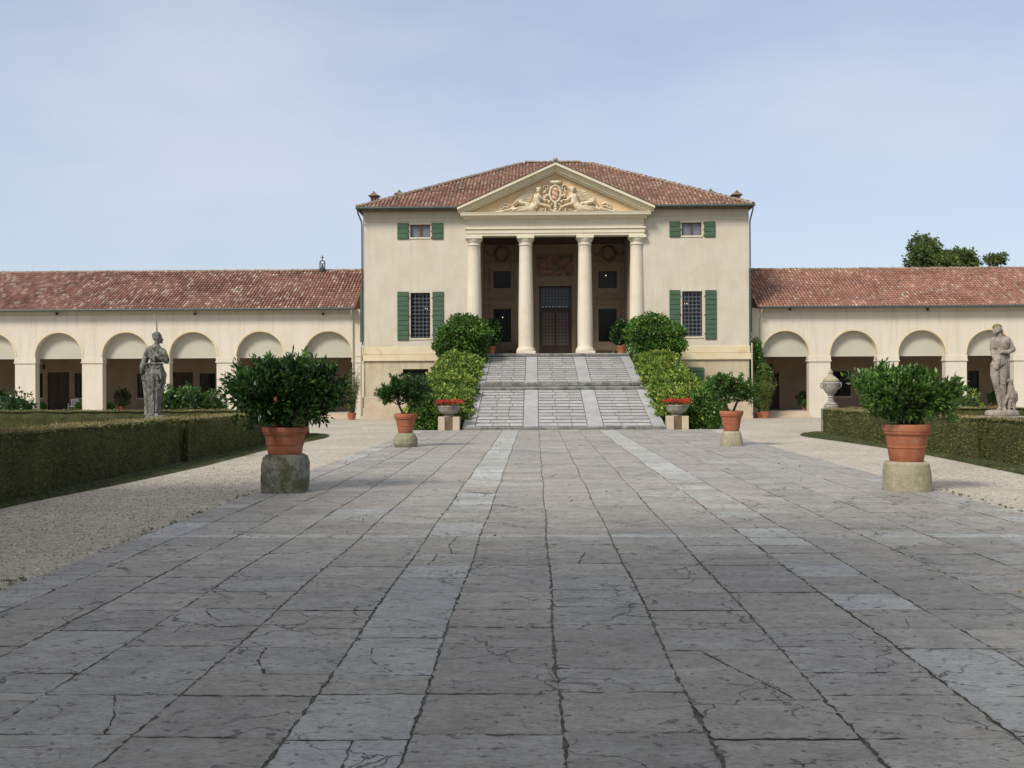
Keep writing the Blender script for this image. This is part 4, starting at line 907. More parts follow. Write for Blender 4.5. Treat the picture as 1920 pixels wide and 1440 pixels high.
# ================================================================== THE WINGS
WY = 62.3; WT = .55
def wing(side):
    sg = -1 if side == 'L' else 1
    nm = 'left' if sg < 0 else 'right'
    cs = [616, 488, 362, 236, 110] if sg < 0 else [1473, 1601, 1729, 1857]
    xs = [PX(c, WY) for c in cs]; pitch = abs(xs[-1]-xs[0])/(len(xs)-1)
    while len(xs) < 8: xs.append(xs[-1]+sg*pitch)
    ref = 110 if sg < 0 else 1729
    z = lambda py: PZ(ref, py, WY)
    xe = PX(664, WY) if sg < 0 else PX(1421, WY)       # end by the villa
    xo = xs[-1]+sg*(pitch/2+.6)
    rad = 1.47 if sg < 0 else 1.42
    zs_ = z(624)-rad if sg < 0 else z(619)-rad
    ztop = z(583) if sg < 0 else z(575.5)
    wg = thing('arcade_wing', (xs[3], WY, gz(62)), 'long arcaded wing with mottled tile roof and bellcote, left of the villa' if sg < 0 else 'long arcaded wing with red tile roof under the trees, right of the villa', 'building')
    zb = gz(62)-.1
    mb = MB(); n = 24
    house = XL if sg < 0 else XR
    for y, flip in ((WY, False), (WY+WT, True)):
        def Q(a, b, c, d):
            pts = [(min(a, b), y, c), (max(a, b), y, c), (max(a, b), y, d), (min(a, b), y, d)]; mb.poly(pts[::-1] if flip else pts)
        edges = [xe if sg > 0 else xe] ; 
        prev = house
        for xc in xs:
            Q(prev, xc-sg*rad, zb, ztop); prev = xc+sg*rad
            for k in range(n):
                t0, t1 = math.pi*k/n, math.pi*(k+1)/n
                p0 = (xc-rad*math.cos(t0), zs_+rad*math.sin(t0)); p1 = (xc-rad*math.cos(t1), zs_+rad*math.sin(t1))
                pts = [(p0[0], y, p0[1]), (p1[0], y, p1[1]), (p1[0], y, ztop), (p0[0], y, ztop)]; mb.poly(pts[::-1] if flip else pts)
        Q(prev, xo, zb, ztop)
    for xc in xs:
        for k in range(n):
            t0, t1 = math.pi*k/n, math.pi*(k+1)/n
            p0 = (xc-rad*math.cos(t0), zs_+rad*math.sin(t0)); p1 = (xc-rad*math.cos(t1), zs_+rad*math.sin(t1))
            mb.poly([(p0[0], WY, p0[1]), (p0[0], WY+WT, p0[1]), (p1[0], WY+WT, p1[1]), (p1[0], WY, p1[1])])
        for x in (xc-rad, xc+rad): mb.poly([(x, WY, zb), (x, WY+WT, zb), (x, WY+WT, zs_), (x, WY, zs_)])
    a_, b_x = min(house, xo), max(house, xo)
    mb.poly([(a_, WY, ztop), (b_x, WY, ztop), (b_x, WY+WT, ztop), (a_, WY+WT, ztop)])
    mb.build('wall', 'wing', wg)
    # impost bands on the piers
    zi0, zi1 = (z(681.5), z(671.5)) if sg < 0 else (z(677), z(666))
    mb = MB(); pcs = [(xe-sg*.0, xs[0]-sg*rad)]+[(xs[k]+sg*rad, xs[k+1]-sg*rad) for k in range(len(xs)-1)]+[(xs[-1]+sg*rad, xo)]
    for a, b in pcs:
        a, b = min(a, b), max(a, b); mb.mark().box(a-.03, b+.03, WY-.03, WY+WT+.02, zi0+.08, zi1); mb.box(a-.06, b+.06, WY-.06, WY+WT+.03, zi0, zi0+.079)
    build_each(mb, 'impost_band', 'wing', wg, bevel=.01)
    # thin arch fillets
    for xc in xs[:6]:
        m2 = MB()
        for k in range(n):
            t0, t1 = math.pi*k/n, math.pi*(k+1)/n
            def q(t, r_): return (xc-r_*math.cos(t), zs_+r_*math.sin(t))
            m2.prism([q(t0, rad+.001), q(t1, rad+.001), q(t1, rad+.10), q(t0, rad+.10)], WY-.022, WY-.001)
        m2.build('arch_moulding', 'band', wg)
    for xc in xs:
        pts = [(xc-(rad+.02)*math.cos(math.pi*k/n), zs_+(rad+.02)*math.sin(math.pi*k/n)) for k in range(n+1)]; pts = pts[::-1]
        pts = [(x, max(zz, zi1-.04)) for x, zz in pts]; pts[0] = (pts[0][0], zi1-.04); pts[-1] = (pts[-1][0], zi1-.04)
        m2 = MB().prism(pts, WY+.42, WY+.46); m2.build('lunette_blind', 'lunette', wg); 
    MB().box(min(xs[0]-sg*0, xo), max(xs[0], xo), WY-.035, WY-.001, ztop-.34, ztop-.29).box(min(xe, xs[0]), max(xe, xs[0]), WY-.036, WY-.001, ztop-.341, ztop-.289).build('wall_moulding', 'wing', wg)
    # floor, back wall, ceiling, ends
    BYw = WY+5.6; fz = .26
    a_, b_x = min(house, xo), max(house, xo)
    MB().box(a_, b_x, WY+WT+.001, BYw, zb, fz).build('arcade_floor', 'rampband', wg)
    st = MB()
    for xc in xs:
        st.mark()
        for k in range(3): st.box(xc-rad+.002, xc+rad-.002, WY-.55+k*.32, WY+WT, fz-.13*(3-k)-.02 if k else zb, fz-.13*(2-k)-.003*(k == 2))
    build_each(st, 'step', 'plinth', wg, bevel=.01)
    def rb(pa, pb, pya, pyb): return rect(pa, pb, pya, pyb, BYw)
    if sg < 0:
        dd = [rb(89, 130, 698, 769), rb(322, 362, 698, 769), rb(520, 560, 698, 769)]; ww = [rb(140, 155, 700, 746), rb(62, 80, 700, 746), rb(257, 272, 700, 746), rb(374, 404, 700, 742)]
    else:
        dd = [rb(1440, 1461, 697, 771)]; ww = [rb(1561, 1595, 696, 743), rb(1815, 1836, 695, 742), rb(1700, 1722, 695, 742)]
    dd = [(a, b, fz+.002, d) for a, b, c, d in dd]
    mb = MB(); wall_holes(mb, a_, b_x, fz, ztop-.2, BYw, BYw+.4, dd+ww); mb.box(xo-.2*(sg > 0), xo+.2*(sg < 0), WY+WT+.001, BYw-.001, zb, ztop-.2)
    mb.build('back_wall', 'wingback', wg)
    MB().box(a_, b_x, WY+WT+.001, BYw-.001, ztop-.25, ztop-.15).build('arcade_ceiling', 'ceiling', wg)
    for a, b, c, d in dd:
        m2 = MB().box(a, b, BYw+.1, BYw+.16, c, d)
        for q in range(2):
            for s in range(3):
                w_ = (b-a)/2; m2.box(a+q*w_+.08, a+(q+1)*w_-.08, BYw+.07, BYw+.099, c+.1+s*(d-c)/3, c+(s+1)*(d-c)/3-.05)
        dd_ = m2.build('door', 'wood', wg); MB().ball(((a+b)/2+.06, BYw+.05, c+1.05), .03).build('handle', 'metal', dd_)
    for r_ in ww: window(wg, r_, BYw, 'leaded', .1, 'wood', .06, True, sill=True)
    # roof
    ey = WY-.5; ry = ey+5.9
    eL = PX(-20 if sg < 0 else 1424, ey); exv = PX(665, ey) if sg < 0 else PX(1423, ey)
    rpx, rpy = (400, 505.5) if sg < 0 else (1700, 500.5)
    zr = PZ(rpx, rpy, ry)-.12; ze = PZ(ref, 581 if sg < 0 else 573.5, ey)
    x0, x1 = min(exv, xo+sg*.3), max(exv, xo+sg*.3)
    if sg < 0: x1r = XL-.01
    rf = MB().poly([(x0, ey, ze), (x1, ey, ze), (x1, ry, zr), (x0, ry, zr)]).poly([(x0, 2*ry-ey, ze), (x0, ry, zr), (x1, ry, zr), (x1, 2*ry-ey, ze)]).poly([(x0, ey, ze-.02), (x0, 2*ry-ey, ze-.02), (x1, 2*ry-ey, ze-.02), (x1, ey, ze-.02)]).poly([(x0, ey, ze), (x0, ry, zr), (x0, 2*ry-ey, ze)]).poly([(x1, ey, ze), (x1, 2*ry-ey, ze), (x1, ry, zr)]).build('roof', 'roofdeck', wg)
    s = Vector((0, ry-ey, zr-ze)); sl = s.length
    roof_tiles('roof_tiles', (x0, ey, ze), (1, 0, 0), s, x1-x0, sl, 'tile_left' if sg < 0 else 'tile_right', rf, seed=21 if sg < 0 else 22, pitch=.205, rowl=.33, sag=.035)
    ridge_caps((x0, ry, zr-.01), (x1, ry, zr-.01), 'ridge', rf, seed=5)
    # the small return between wing and villa
    gx = (min(exv, house), max(exv, house)); MB().box(gx[0], gx[1], WY-.02+.5, 2*ry-ey, zb, ztop-.1).build('link_wall', 'wing', wg)
    MB().box(gx[0], gx[1], WY-.04, WY-.001, zi0-.05, zi0+.03).box(gx[0], gx[1], WY-.04, WY-.001, zi1+.02, zi1+.1).build('link_moulding', 'band', wg)
    MB().tube([(x0, ey-.07, ze-.03), (x1, ey-.07, ze-.03)], .07, 8).build('gutter', 'gutter', wg, smooth=True)
    xd = exv+sg*.18
    MB().tube([(xd, ey-.05, ze-.1), (xd, ey, ze-.35), (xd, WY-.07, ze-.7), (xd, WY-.07, zb+.1)], .045, 8).build('downpipe', 'pipe', wg, smooth=True)
    for px in ([107, 366, 606] if sg < 0 else [1482, 1740]):
        x = PX(px, WY-.2); zc = PZ(px, 588.5 if sg < 0 else 580, WY-.2)
        l_ = MB().ball((x, WY-.2, zc), .09); l_.tube([(x, WY-.2, zc), (x, WY-.01, zc+.05)], .02, 6); l_.build('eave_lamp', 'metal', wg, smooth=True)
    return wg, xs, dict(zs=zs_, ry=ry, zr=zr, fz=fz, by=BYw, xo=xo, ztop=ztop, zb=zb)
wl, xsl, il = wing('L'); wr, xsr, ir = wing('R')
# rear walls of the wings
for wg, xs, i_, h_ in ((wl, xsl, il, XL), (wr, xsr, ir, XR)):
    a, b = min(h_, i_['xo']), max(h_, i_['xo']); MB().box(a, b, i_['by']+5.0, i_['by']+5.4, i_['zb'], i_['ztop']).box(i_['xo']-.1, i_['xo']+.1, i_['by'], i_['by']+5, i_['zb'], i_['ztop']).build('rear_wall', 'wing', wg)
# bellcote
by_ = il['ry']-.35; bx_ = PX(604.5, by_, 500); bz = PZ(604.5, 515, by_)
m2 = MB().box(bx_-.42, bx_+.42, by_-.2, by_+.2, bz-.35, bz+.05)
bc = m2.build('bellcote', 'statueped', wl)
zt = PZ(604.5, 489, by_)
fr = MB()
for s in (-.16, .16): fr.tube([(bx_+s, by_, bz), (bx_+s, by_, zt-.12)], .04, 6)
fr.tube([(bx_+.16*math.cos(t*math.pi/8), by_, zt-.12+.13*math.sin(t*math.pi/8)) for t in range(9)], .04, 6); fr.tube([(bx_-.16, by_, zt-.2), (bx_+.16, by_, zt-.2)], .03, 6)
fr.build('bell_frame', 'metal', bc)
MB().lathe(bx_, by_, [(.13, zt-.62), (.11, zt-.52), (.08, zt-.38), (.06, zt-.28), (.01, zt-.22)], 12).build('bell', 'metal', bc, smooth=True)
MB().tube([(bx_, by_, zt), (bx_, by_, zt+.36)], .028, 6).tube([(bx_-.12, by_, zt+.22), (bx_+.12, by_, zt+.22)], .028, 6).build('cross', 'metal', bc)

# ================================================================== HEDGES
def hedge(name, x0, x1, y0, y1, h, label, dens=520, seed=1, h2=None):
    t = thing(name, ((x0+x1)/2, (y0+y1)/2, 0), label, 'hedge', 'clipped hedges round the lawns'); r = np.random.default_rng(seed); h2 = h2 or h
    nx, ny = max(2, int((x1-x0)/.25)), max(2, int((y1-y0)/.25)); mb = MB(); V = {}
    def nz(x, y, z): return mnoise.noise(Vector((x*1.3, y*1.3, z*1.3)))*.05+mnoise.noise(Vector((x*4, y*4, z*2)))*.02
    hh = lambda y: h+(h2-h)*(y-y0)/(y1-y0)
    def surf_pt(f, s, tt):
        ins = .06
        if f == 0: x, y, z, n = x0+(x1-x0)*s, y0+(y1-y0)*tt, hh(y0+(y1-y0)*tt), (0, 0, 1)
        elif f == 1: x, y, z, n = x0, y0+(y1-y0)*s, hh(y0+(y1-y0)*s)*tt, (-1, 0, 0)
        elif f == 2: x, y, z, n = x1, y0+(y1-y0)*s, hh(y0+(y1-y0)*s)*tt, (1, 0, 0)
        elif f == 3: x, y, z, n = x0+(x1-x0)*s, y0, hh(y0)*tt, (0, -1, 0)
        else: x, y, z, n = x0+(x1-x0)*s, y1, hh(y1)*tt, (0, 1, 0)
        return x, y, z, n
    ls = [((x1-x0), (y1-y0)), ((y1-y0), h), ((y1-y0), h), ((x1-x0), h), ((x1-x0), h)]
    C, D, CT, DT = [], [], [], []
    for f, (la, lb) in enumerate(ls):
        na, nb = max(2, int(la/.22)), max(2, int(lb/.22)); base = len(mb.v)
        for i in range(na+1):
            for j in range(nb+1):
                x, y, z, n = surf_pt(f, i/na, j/nb); k = -.03
                x += n[0]*k; y += n[1]*k; z += n[2]*k; q = nz(x, y, z)*.8
                rd = .04 if (f != 0 and j == nb) else 0
                mb.v.append((x+n[0]*(q-rd), y+n[1]*(q-rd), z+n[2]*q))
        for i in range(na):
            for j in range(nb): mb.f.append((base+i*(nb+1)+j, base+(i+1)*(nb+1)+j, base+(i+1)*(nb+1)+j+1, base+i*(nb+1)+j+1)); mb.tone.append(0)
        cnt = int(la*lb*dens)
        for _ in range(cnt):
            s, u = r.random(), r.random(); x, y, z, n = surf_pt(f, s, u); q = nz(x, y, z)+r.normal()*.018
            dd = np.array(n)*1.0+r.normal(size=3)*.55
            if f: dd[2] += .5
            (CT if f == 0 else C).append((x+n[0]*q, y+n[1]*q, max(z+n[2]*q, .01))); (DT if f == 0 else D).append(dd)
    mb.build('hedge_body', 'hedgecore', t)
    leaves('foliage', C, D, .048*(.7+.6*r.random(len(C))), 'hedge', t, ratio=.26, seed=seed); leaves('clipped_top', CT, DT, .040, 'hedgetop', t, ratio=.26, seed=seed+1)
    return t
HG = 26.3
hedge('hedge', -11.35, -10.45, 9, HG-.08, 1.22, 'near stretch of clipped hedge in the shade left of the avenue, before the draped statue', seed=1, h2=1.13)
hedge('hedge', -11.30, -10.35, HG+.08, 40.6, 1.10, 'far stretch of clipped hedge left of the avenue, past the draped statue', seed=2, h2=.98)
hedge('hedge', -34, -11.3, 40.0, 40.9, .99, 'clipped hedge crossing in front of the left arcade', dens=300, seed=3)
hedge('hedge', 10.33, 11.2, 10, HG-.08, 1.13, 'near stretch of clipped hedge at the right edge, below the statue with a bird', seed=4, h2=1.06)
hedge('hedge', 10.15, 11.1, HG+.08, 40.4, 1.06, 'far stretch of clipped hedge right of the avenue, ending under the stone urn', seed=5, h2=.94)
hedge('hedge', 11.1, 34, 40.0, 40.9, .98, 'clipped hedge crossing in front of the right arcade', dens=300, seed=6)

# ================================================================== POTTED TREES
def rock(profile, sq, seed, mat, nm, label, loc, amp=.02, asp=1.0):
    t = thing(nm, loc, label, 'stone', 'stone blocks carrying the potted trees'); mb = MB(); mb.lathe(0, 0, profile, 48, True, sq)
    vs = []
    for x, y, z in mb.v:
        n = mnoise.noise(Vector((x*3+seed, y*3, z*3)))*amp+mnoise.noise(Vector((x*11+seed, y*11, z*11)))*amp*.35; l = math.hypot(x, y)+1e-6
        vs.append((loc[0]+x*(1+n/l), loc[1]+y*asp*(1+n/l), max(loc[2]-.01, loc[2]+z+(n*.4 if z > .05 else 0))))
    mb.v = vs; o = mb.build('block', mat, t, smooth=True); return t
def dense(pr, n=5):
    o = []
    for (r0, z0), (r1, z1) in zip(pr, pr[1:]):
        for k in range(n): o.append((r0+(r1-r0)*k/n, z0+(z1-z0)*k/n))
    return o+[pr[-1]]
def citrus(loc, zpot, pot, blobs, n, ll, label, seed, shoots=None, leaf='citrus', per=6, trunks=2, flower=None, ground=False):
    rb_, rt, hp = pot; x, y = loc; r = np.random.default_rng(seed)
    t = thing('potted_tree', (x, y, zpot), label, 'potted tree', 'citrus trees in terracotta pots lining the avenue')
    z0 = zpot; z1 = zpot+hp
    pr = [(rb_, z0), (rb_+.012, z0+.02), (rb_+(rt-rb_)*.30, z0+hp*.36), (rb_+(rt-rb_)*.30+.012, z0+hp*.37), (rb_+(rt-rb_)*.33+.012, z0+hp*.40), (rb_+(rt-rb_)*.34, z0+hp*.41), (rt-.055, z0+hp*.72), (rt-.03, z0+hp*.735), (rt-.02, z0+hp*.78), (rt-.028, z0+hp*.80), (rt-.012, z0+hp*.82), (rt, z1-.03), (rt-.004, z1-.006), (rt-.02, z1), (rt-.05, z1), (rt-.06, z1-.02), (rt-.075, z1-.12)]
    MB().lathe(x, y, pr, 40).build('pot', 'terra', t, smooth=True)
    mb = MB(); k = len(mb.v); mb.lathe(x, y, [(rt-.07, z1-.08), (rt*.5, z1-.06), (.02, z1-.05)], 20, False); mb.build('soil', 'soil', t)
    zk = .90 if hp < .55 else (.82 if hp > .65 else .97); B = [(x+b[0]*.93, y+b[1], z1+b[2]*zk, b[3]*.95, b[4], b[5]*(zk+.04)) for b in blobs]
    br = MB(); rr_ = random.Random(seed)
    for k in range(trunks):
        a = k*2*math.pi/trunks+.4; p0 = Vector((x+.05*math.cos(a), y+.05*math.sin(a), z1-.08)); p1 = Vector((x+.22*math.cos(a)*trunks*.5, y+.15*math.sin(a), z1+.28))
        br.tube([p0, (p0+p1)/2+Vector((rr_.uniform(-.02, .02), 0, 0)), p1], [.045, .036, .032], 8)
        for b in B:
            c = Vector(b[:3])
            if (c.x-x)*math.cos(a) < -.25 and trunks > 1: continue
            mid = p1+(c-p1)*.5+Vector((rr_.uniform(-.06, .06), rr_.uniform(-.06, .06), -.04)); br.tube([p1, mid, c], [.026, .018, .011], 6)
            for q in range(5):
                e = c+Vector((rr_.uniform(-1, 1)*b[3], rr_.uniform(-1, 1)*b[4], rr_.uniform(-.5, .9)*b[5]))*.75; br.tube([mid+(c-mid)*rr_.random(), (mid+e)/2+Vector((0, 0, -.03)), e], [.013, .010, .005], 5)
    br.build('trunk', 'bark', t, smooth=True)
    nc = n//6; P0, D0 = on_blobs(B, nc, r, shell=.34, rough=.22); CL, DL = [], []
    for q in range(nc):       # leafy twig ends with gaps between them
        tipd = D0[q]*.8+np.array([0, 0, .55])+r.normal(size=3)*.35; tipd /= np.linalg.norm(tipd); ln = ll*r.uniform(1.0, 2.2); m = int(34+r.random()*26); f = r.random((m, 1))**.7
        base = P0[q]-tipd*ln*.6; an = r.random(m)*6.28; e1 = np.cross(tipd, [0.3, .5, .8]); e1 /= np.linalg.norm(e1); e2 = np.cross(tipd, e1); rad = np.cos(an)[:, None]*e1+np.sin(an)[:, None]*e2
        CL.append(base+tipd*ln*f*1.6+rad*ll*.28*r.random((m, 1))+r.normal(size=(m, 3))*ll*.35); DL.append(rad*(1.1-.5*f)+tipd*(.35+.8*f)+r.normal(size=(m, 3))*.25)
    C, D = np.concatenate(CL), np.concatenate(DL); leaves('foliage', C, D, ll*(.6+.6*r.random(len(C))), leaf, t, ratio=.22, fold=.10, seed=seed)
    if shoots:
        C, D = [], []; st = MB()
        for (sx, sz, hgt) in shoots:
            for rep in range(2):
                a = Vector((x+sx*.93+rr_.uniform(-.05, .05), y+rr_.uniform(-.3, .25), z1+sz*zk-.03)); tip = a+Vector((rr_.uniform(-.08, .08), rr_.uniform(-.05, .05), hgt*(1-.3*rep))); st.tube([a-Vector((0, 0, .15)), tip], [.007, .003], 4)
                for q in range(12):
                    f = q/11; p = a+(tip-a)*f; an = q*2.4; C.append(p); D.append((math.cos(an)*.9, math.sin(an)*.9, .9+.5*f))
        st.build('shoot_stem', 'young', t); leaves('young_shoots', [tuple(c) for c in C], D, ll*1.15, 'young', t, ratio=.17, seed=seed+3)
    if flower:
        fx_, fz_ = flower; MB().ball((x+fx_, y-.6, z1+fz_), (.035, .03, .05), 8, 6).build('flower', 'orangefruit', t, smooth=True)
    return t
# front left
FLx, FLy = PX(534, 18.75), 18.75
rock(dense([(.39, 0), (.405, .03), (.42, .15), (.413, .35), (.405, .55), (.375, .67), (.32, .715), (.1, .72)]), 4.2, 3, 'mossrock', 'stone_block', 'dark mossy square block under the near left potted tree', (FLx, FLy, 0), .022)
citrus((FLx, FLy), .715, (.30, .425, .51), [(0, 0, .72, .82, .65, .42), (-.62, 0, .62, .50, .42, .30), (.60, .05, .72, .50, .42, .34), (.25, 0, 1.0, .50, .42, .30), (-.35, .1, .98, .46, .4, .28), (-.75, .05, .88, .30, .26, .16), (.85, 0, .95, .30, .28, .20), (0, 0, .38, .48, .4, .22), (.72, 0, .40, .26, .22, .16), (-.15, -.25, .6, .5, .35, .3)],
       1700, .12, 'large broad dark leaved potted tree with upright shoots, nearest on the left', 5, shoots=[(-.45, 1.15, .22), (-.28, 1.2, .28), (.08, 1.2, .3), (.4, 1.2, .36), (.34, 1.2, .3), (.72, 1.1, .3), (-.72, 1.0, .12), (.2, 1.15, .2), (-.1, 1.15, .2), (-1.02, .62, .12)], flower=(-.02, .52), trunks=2)
# front right
FRx, FRy = PX(1699, 18.75), 18.75
rock(dense([(.40, 0), (.41, .03), (.405, .2), (.40, .4), (.38, .52), (.34, .555), (.1, .56)]), 2.5, 8, 'palerock', 'stone_block', 'pale lichened drum of stone under the near right potted tree', (FRx, FRy, 0), .022)
citrus((FRx, FRy), .555, (.285, .43, .68), [(0, 0, .62, .70, .6, .40), (-.50, 0, .62, .46, .4, .34), (.48, 0, .70, .48, .42, .32), (.0, 0, .86, .5, .42, .24), (-.55, 0, .88, .32, .3, .18), (.1, 0, .34, .5, .34, .16), (-.15, -.2, .5, .5, .35, .3), (-.55, 0, .3, .22, .2, .14), (.62, 0, .38, .3, .24, .16), (.88, 0, .62, .16, .15, .12)],
       1400, .105, 'broad bushy green potted tree, nearest on the right', 6, leaf='citrus_light', shoots=[(-.75, .95, .2), (-.3, 1.02, .13), (0, 1.02, .14), (.5, .95, .14), (.9, .75, .12), (1.02, .62, .1)], trunks=3)
# far left, far right
BLx, BLy = PX(760, 32.1), 32.1
rock(dense([(.30, 0), (.345, .03), (.385, .13), (.375, .27), (.31, .40), (.24, .46), (.1, .47)]), 2.3, 12, 'greyrock', 'stone_block', 'rounded grey green stone under the far left potted tree', (BLx, BLy, 0), .016)
citrus((BLx, BLy), .465, (.22, .375, .61), [(0, 0, .72, .52, .45, .34), (-.42, 0, .72, .42, .36, .34), (.40, 0, .80, .42, .36, .34), (-.1, 0, .98, .42, .36, .22), (-.6, 0, .55, .26, .22, .2), (.25, 0, .5, .3, .24, .2)],
       1150, .09, 'smaller far left potted tree with forked trunk on a rounded stone', 7, shoots=[(0, 1.1, .15), (-.5, 1.0, .1), (.4, 1.1, .12)], trunks=2)
BRx, BRy = PX(1371, 32.1), 32.1
rock(dense([(.33, 0), (.335, .03), (.325, .25), (.29, .44), (.26, .49), (.1, .50)]), 3.2, 15, 'palerock', 'stone_block', 'tapered ochre stained block under the far right potted tree', (BRx, BRy, 0), .016)
citrus((BRx, BRy), .495, (.23, .375, .63), [(0, 0, .62, .52, .45, .28), (-.46, 0, .72, .42, .36, .30), (.42, 0, .66, .46, .36, .28), (-.2, 0, .90, .40, .34, .22), (.35, 0, .82, .34, .3, .2), (.75, 0, .52, .22, .22, .16)],
       1050, .09, 'smaller far right potted tree with light airy crown on a tapered block', 8, leaf='citrus_light', shoots=[(-.25, 1.05, .14), (.3, .98, .14), (.0, 1.0, .1)], trunks=2)

# ================================================================== CREEPERS BY THE RAMP
def rampz(y): return .155+(1.545)*(y-43.86)/6.94 if y < 50.8 else 2.06+1.54*(y-53)/7.25
def shrubmass(name, label, cat, blobs, n, ll, leaf, seed, floor=.0, group=None, core=True, topleaf=None, ratio=.3):
    t = thing(name, (blobs[0][0], blobs[0][1], floor), label, cat, group); r = np.random.default_rng(seed)
    if core:
        mb = MB()
        for b in blobs: mb.ball(b[:3], (b[3]*.80, b[4]*.80, b[5]*.80), 14, 9)
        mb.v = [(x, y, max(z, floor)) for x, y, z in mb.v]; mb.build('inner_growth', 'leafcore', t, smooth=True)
    P0, D0 = on_blobs(blobs, n, r, shell=.16, rough=.13, floor=floor+.02); C, D = rosettes(P0, D0, 4, ll, r, .8, ll, -.05)
    leaves('foliage', C, D, ll*(.6+.8*r.random(len(C))), leaf, t, ratio=ratio, seed=seed); return t
for sg, nm in ((-1, 'left'), (1, 'right')):
    bl = []; rr_ = random.Random(17+sg)
    for k in range(13):
        y = 45.3+k*.98; zt = rampz(y)+.62+.12*math.sin(k*1.9); wd = 1.36 if y < 52 else 1.28
        bl.append((sg*(4.32+wd)+.05, y, zt*.5+.05, wd+.02, .95, zt*.5+.12)); bl.append((sg*(4.32+wd*rr_.uniform(.7, 1.15))+.05, y+rr_.uniform(-.3, .3), zt-.35, wd*.82, .7, .55))
    shrubmass('creeper', 'yellow green creeper spilling down the %s side of the ramp' % nm, 'climbing plant', bl, 13000, .15, 'creeper', 31+sg, 0, 'creepers beside the ramp')
    xc = PX(869 if sg < 0 else 1226, 58.6); zc = PZ(870, 633, 58.6)
    sx = 1.0 if sg < 0 else 1.08
    shrubmass('clipped_bush', 'rounded dense green bush at the top %s corner of the ramp' % nm, 'bush', [(xc, 58.6, zc, 1.42*sx, 1.3, 1.15), (xc+.5*sg, 58.3, zc-.5, 1.1*sx, 1.1, .95), (xc-sg*.35, 58.9, zc+.2, 1.0, 1.0, .95), (xc+.1, 58.5, zc-1.7, 1.15, 1.1, 1.5)], 5200, .14, 'creeper_dark', 35+sg, 0, 'bushes flanking the portico')
bx0 = PX(803, 44.7)
shrubmass('round_bush', 'low leafy bush at the foot of the ramp behind the left flower bowl', 'bush', [(bx0, 44.7, .62, .62, .6, .66), (bx0+.1, 45.1, .9, .55, .5, .5), (bx0-.15, 44.6, .3, .5, .5, .4)], 1500, .12, 'creeper_dark', 51, 0, 'bushes at the foot of the ramp')
bx1 = PX(1317, 44.9)
shrubmass('round_bush', 'round clipped bush at the foot of the ramp right of the red flowers', 'bush', [(bx1, 44.9, .78, .82, .8, .84), (bx1-.1, 45, .4, .78, .75, .5)], 2200, .11, 'creeper_dark', 52, 0, 'bushes at the foot of the ramp')

# flower bowls
for px, nm, sd in ((842, 'left', 1), (1269, 'right', 2)):
    Y = 43.75; x = PX(px, Y); 
    pd = thing('bowl_pedestal', (x, Y, 0), 'weathered stone pedestal with brown middle at the %s foot of the ramp' % nm, 'pedestal', 'pedestals of the flower bowls')
    build_each(MB().box(x-.46, x-.17, Y-.3, Y+.3, -.02, .60).mark().box(x+.17, x+.46, Y-.3, Y+.3, -.02, .60), 'side_block', 'plinth', pd, bevel=.015)
    MB().box(x-.169, x+.169, Y-.27, Y+.29, -.02, .595).build('centre_block', 'marblebrown', pd, bevel=.01)
    bw_ = thing('flower_bowl', (x, Y, .6), 'round stone bowl of red geraniums on the %s pedestal' % nm, 'planter', 'bowls of red flowers')
    MB().lathe(x, Y, [(.24, .602), (.24, .64), (.15, .68), (.18, .70), (.36, .76), (.45, .88), (.475, 1.0), (.51, 1.03), (.515, 1.08), (.47, 1.085), (.44, 1.05)], 32).build('bowl', 'bowl', bw_, smooth=True)
    r = np.random.default_rng(60+sd)
    n = 520; a = r.random(n)*6.28; q = np.sqrt(r.random(n))*.60; C = np.column_stack([x+q*np.cos(a), Y+q*np.sin(a)*.8, 1.12+.06*r.random(n)-.18*np.maximum(q-.42, 0)]); D = np.column_stack([np.cos(a)*q*1.4, np.sin(a)*q*1.4, .6-q*1.0+r.normal(size=n)*.4])
    leaves('leaves', C, D, .09, 'creeper_dark', bw_, ratio=.4, seed=sd)
    n = 900; a = r.random(n)*6.28; q = np.sqrt(r.random(n))*.64; C = np.column_stack([x+q*np.cos(a), Y+q*np.sin(a)*.8, 1.17+.16*r.random(n)-.18*q*r.random(n)+.05*np.sin(a*5+q*9)]); 
    leaves('flowers', C, r.normal(size=(n, 3)), .05, 'red', bw_, ratio=.5, seed=sd+4)

# ================================================================== STATUES
def remeshed(name, mb, vox, mat, parent, smooth=4):
    o = mb.build(name+'_tmp', mat, parent)
    md = o.modifiers.new('r', 'REMESH'); md.mode = 'VOXEL'; md.voxel_size = vox; sm = o.modifiers.new('s', 'SMOOTH'); sm.factor = .6; sm.iterations = smooth
    dg = bpy.context.evaluated_depsgraph_get(); me = bpy.data.meshes.new_from_object(o.evaluated_get(dg))
    me.materials.clear(); me.materials.append(M[mat]); me.polygons.foreach_set('use_smooth', [True]*len(me.polygons)); me.polygons.foreach_set('material_index', [0]*len(me.polygons)); me.name = name
    o.modifiers.clear(); old = o.data; o.data = me; bpy.data.meshes.remove(old); o.name = name; return o
def caps(mb, a, b, r0, r1, n=12, k=7):
    a, b = Vector(a), Vector(b); 
    for i in range(k+1):
        f = i/k; c = a.lerp(b, f); mb.ball(c, r0+(r1-r0)*f, n, 8)
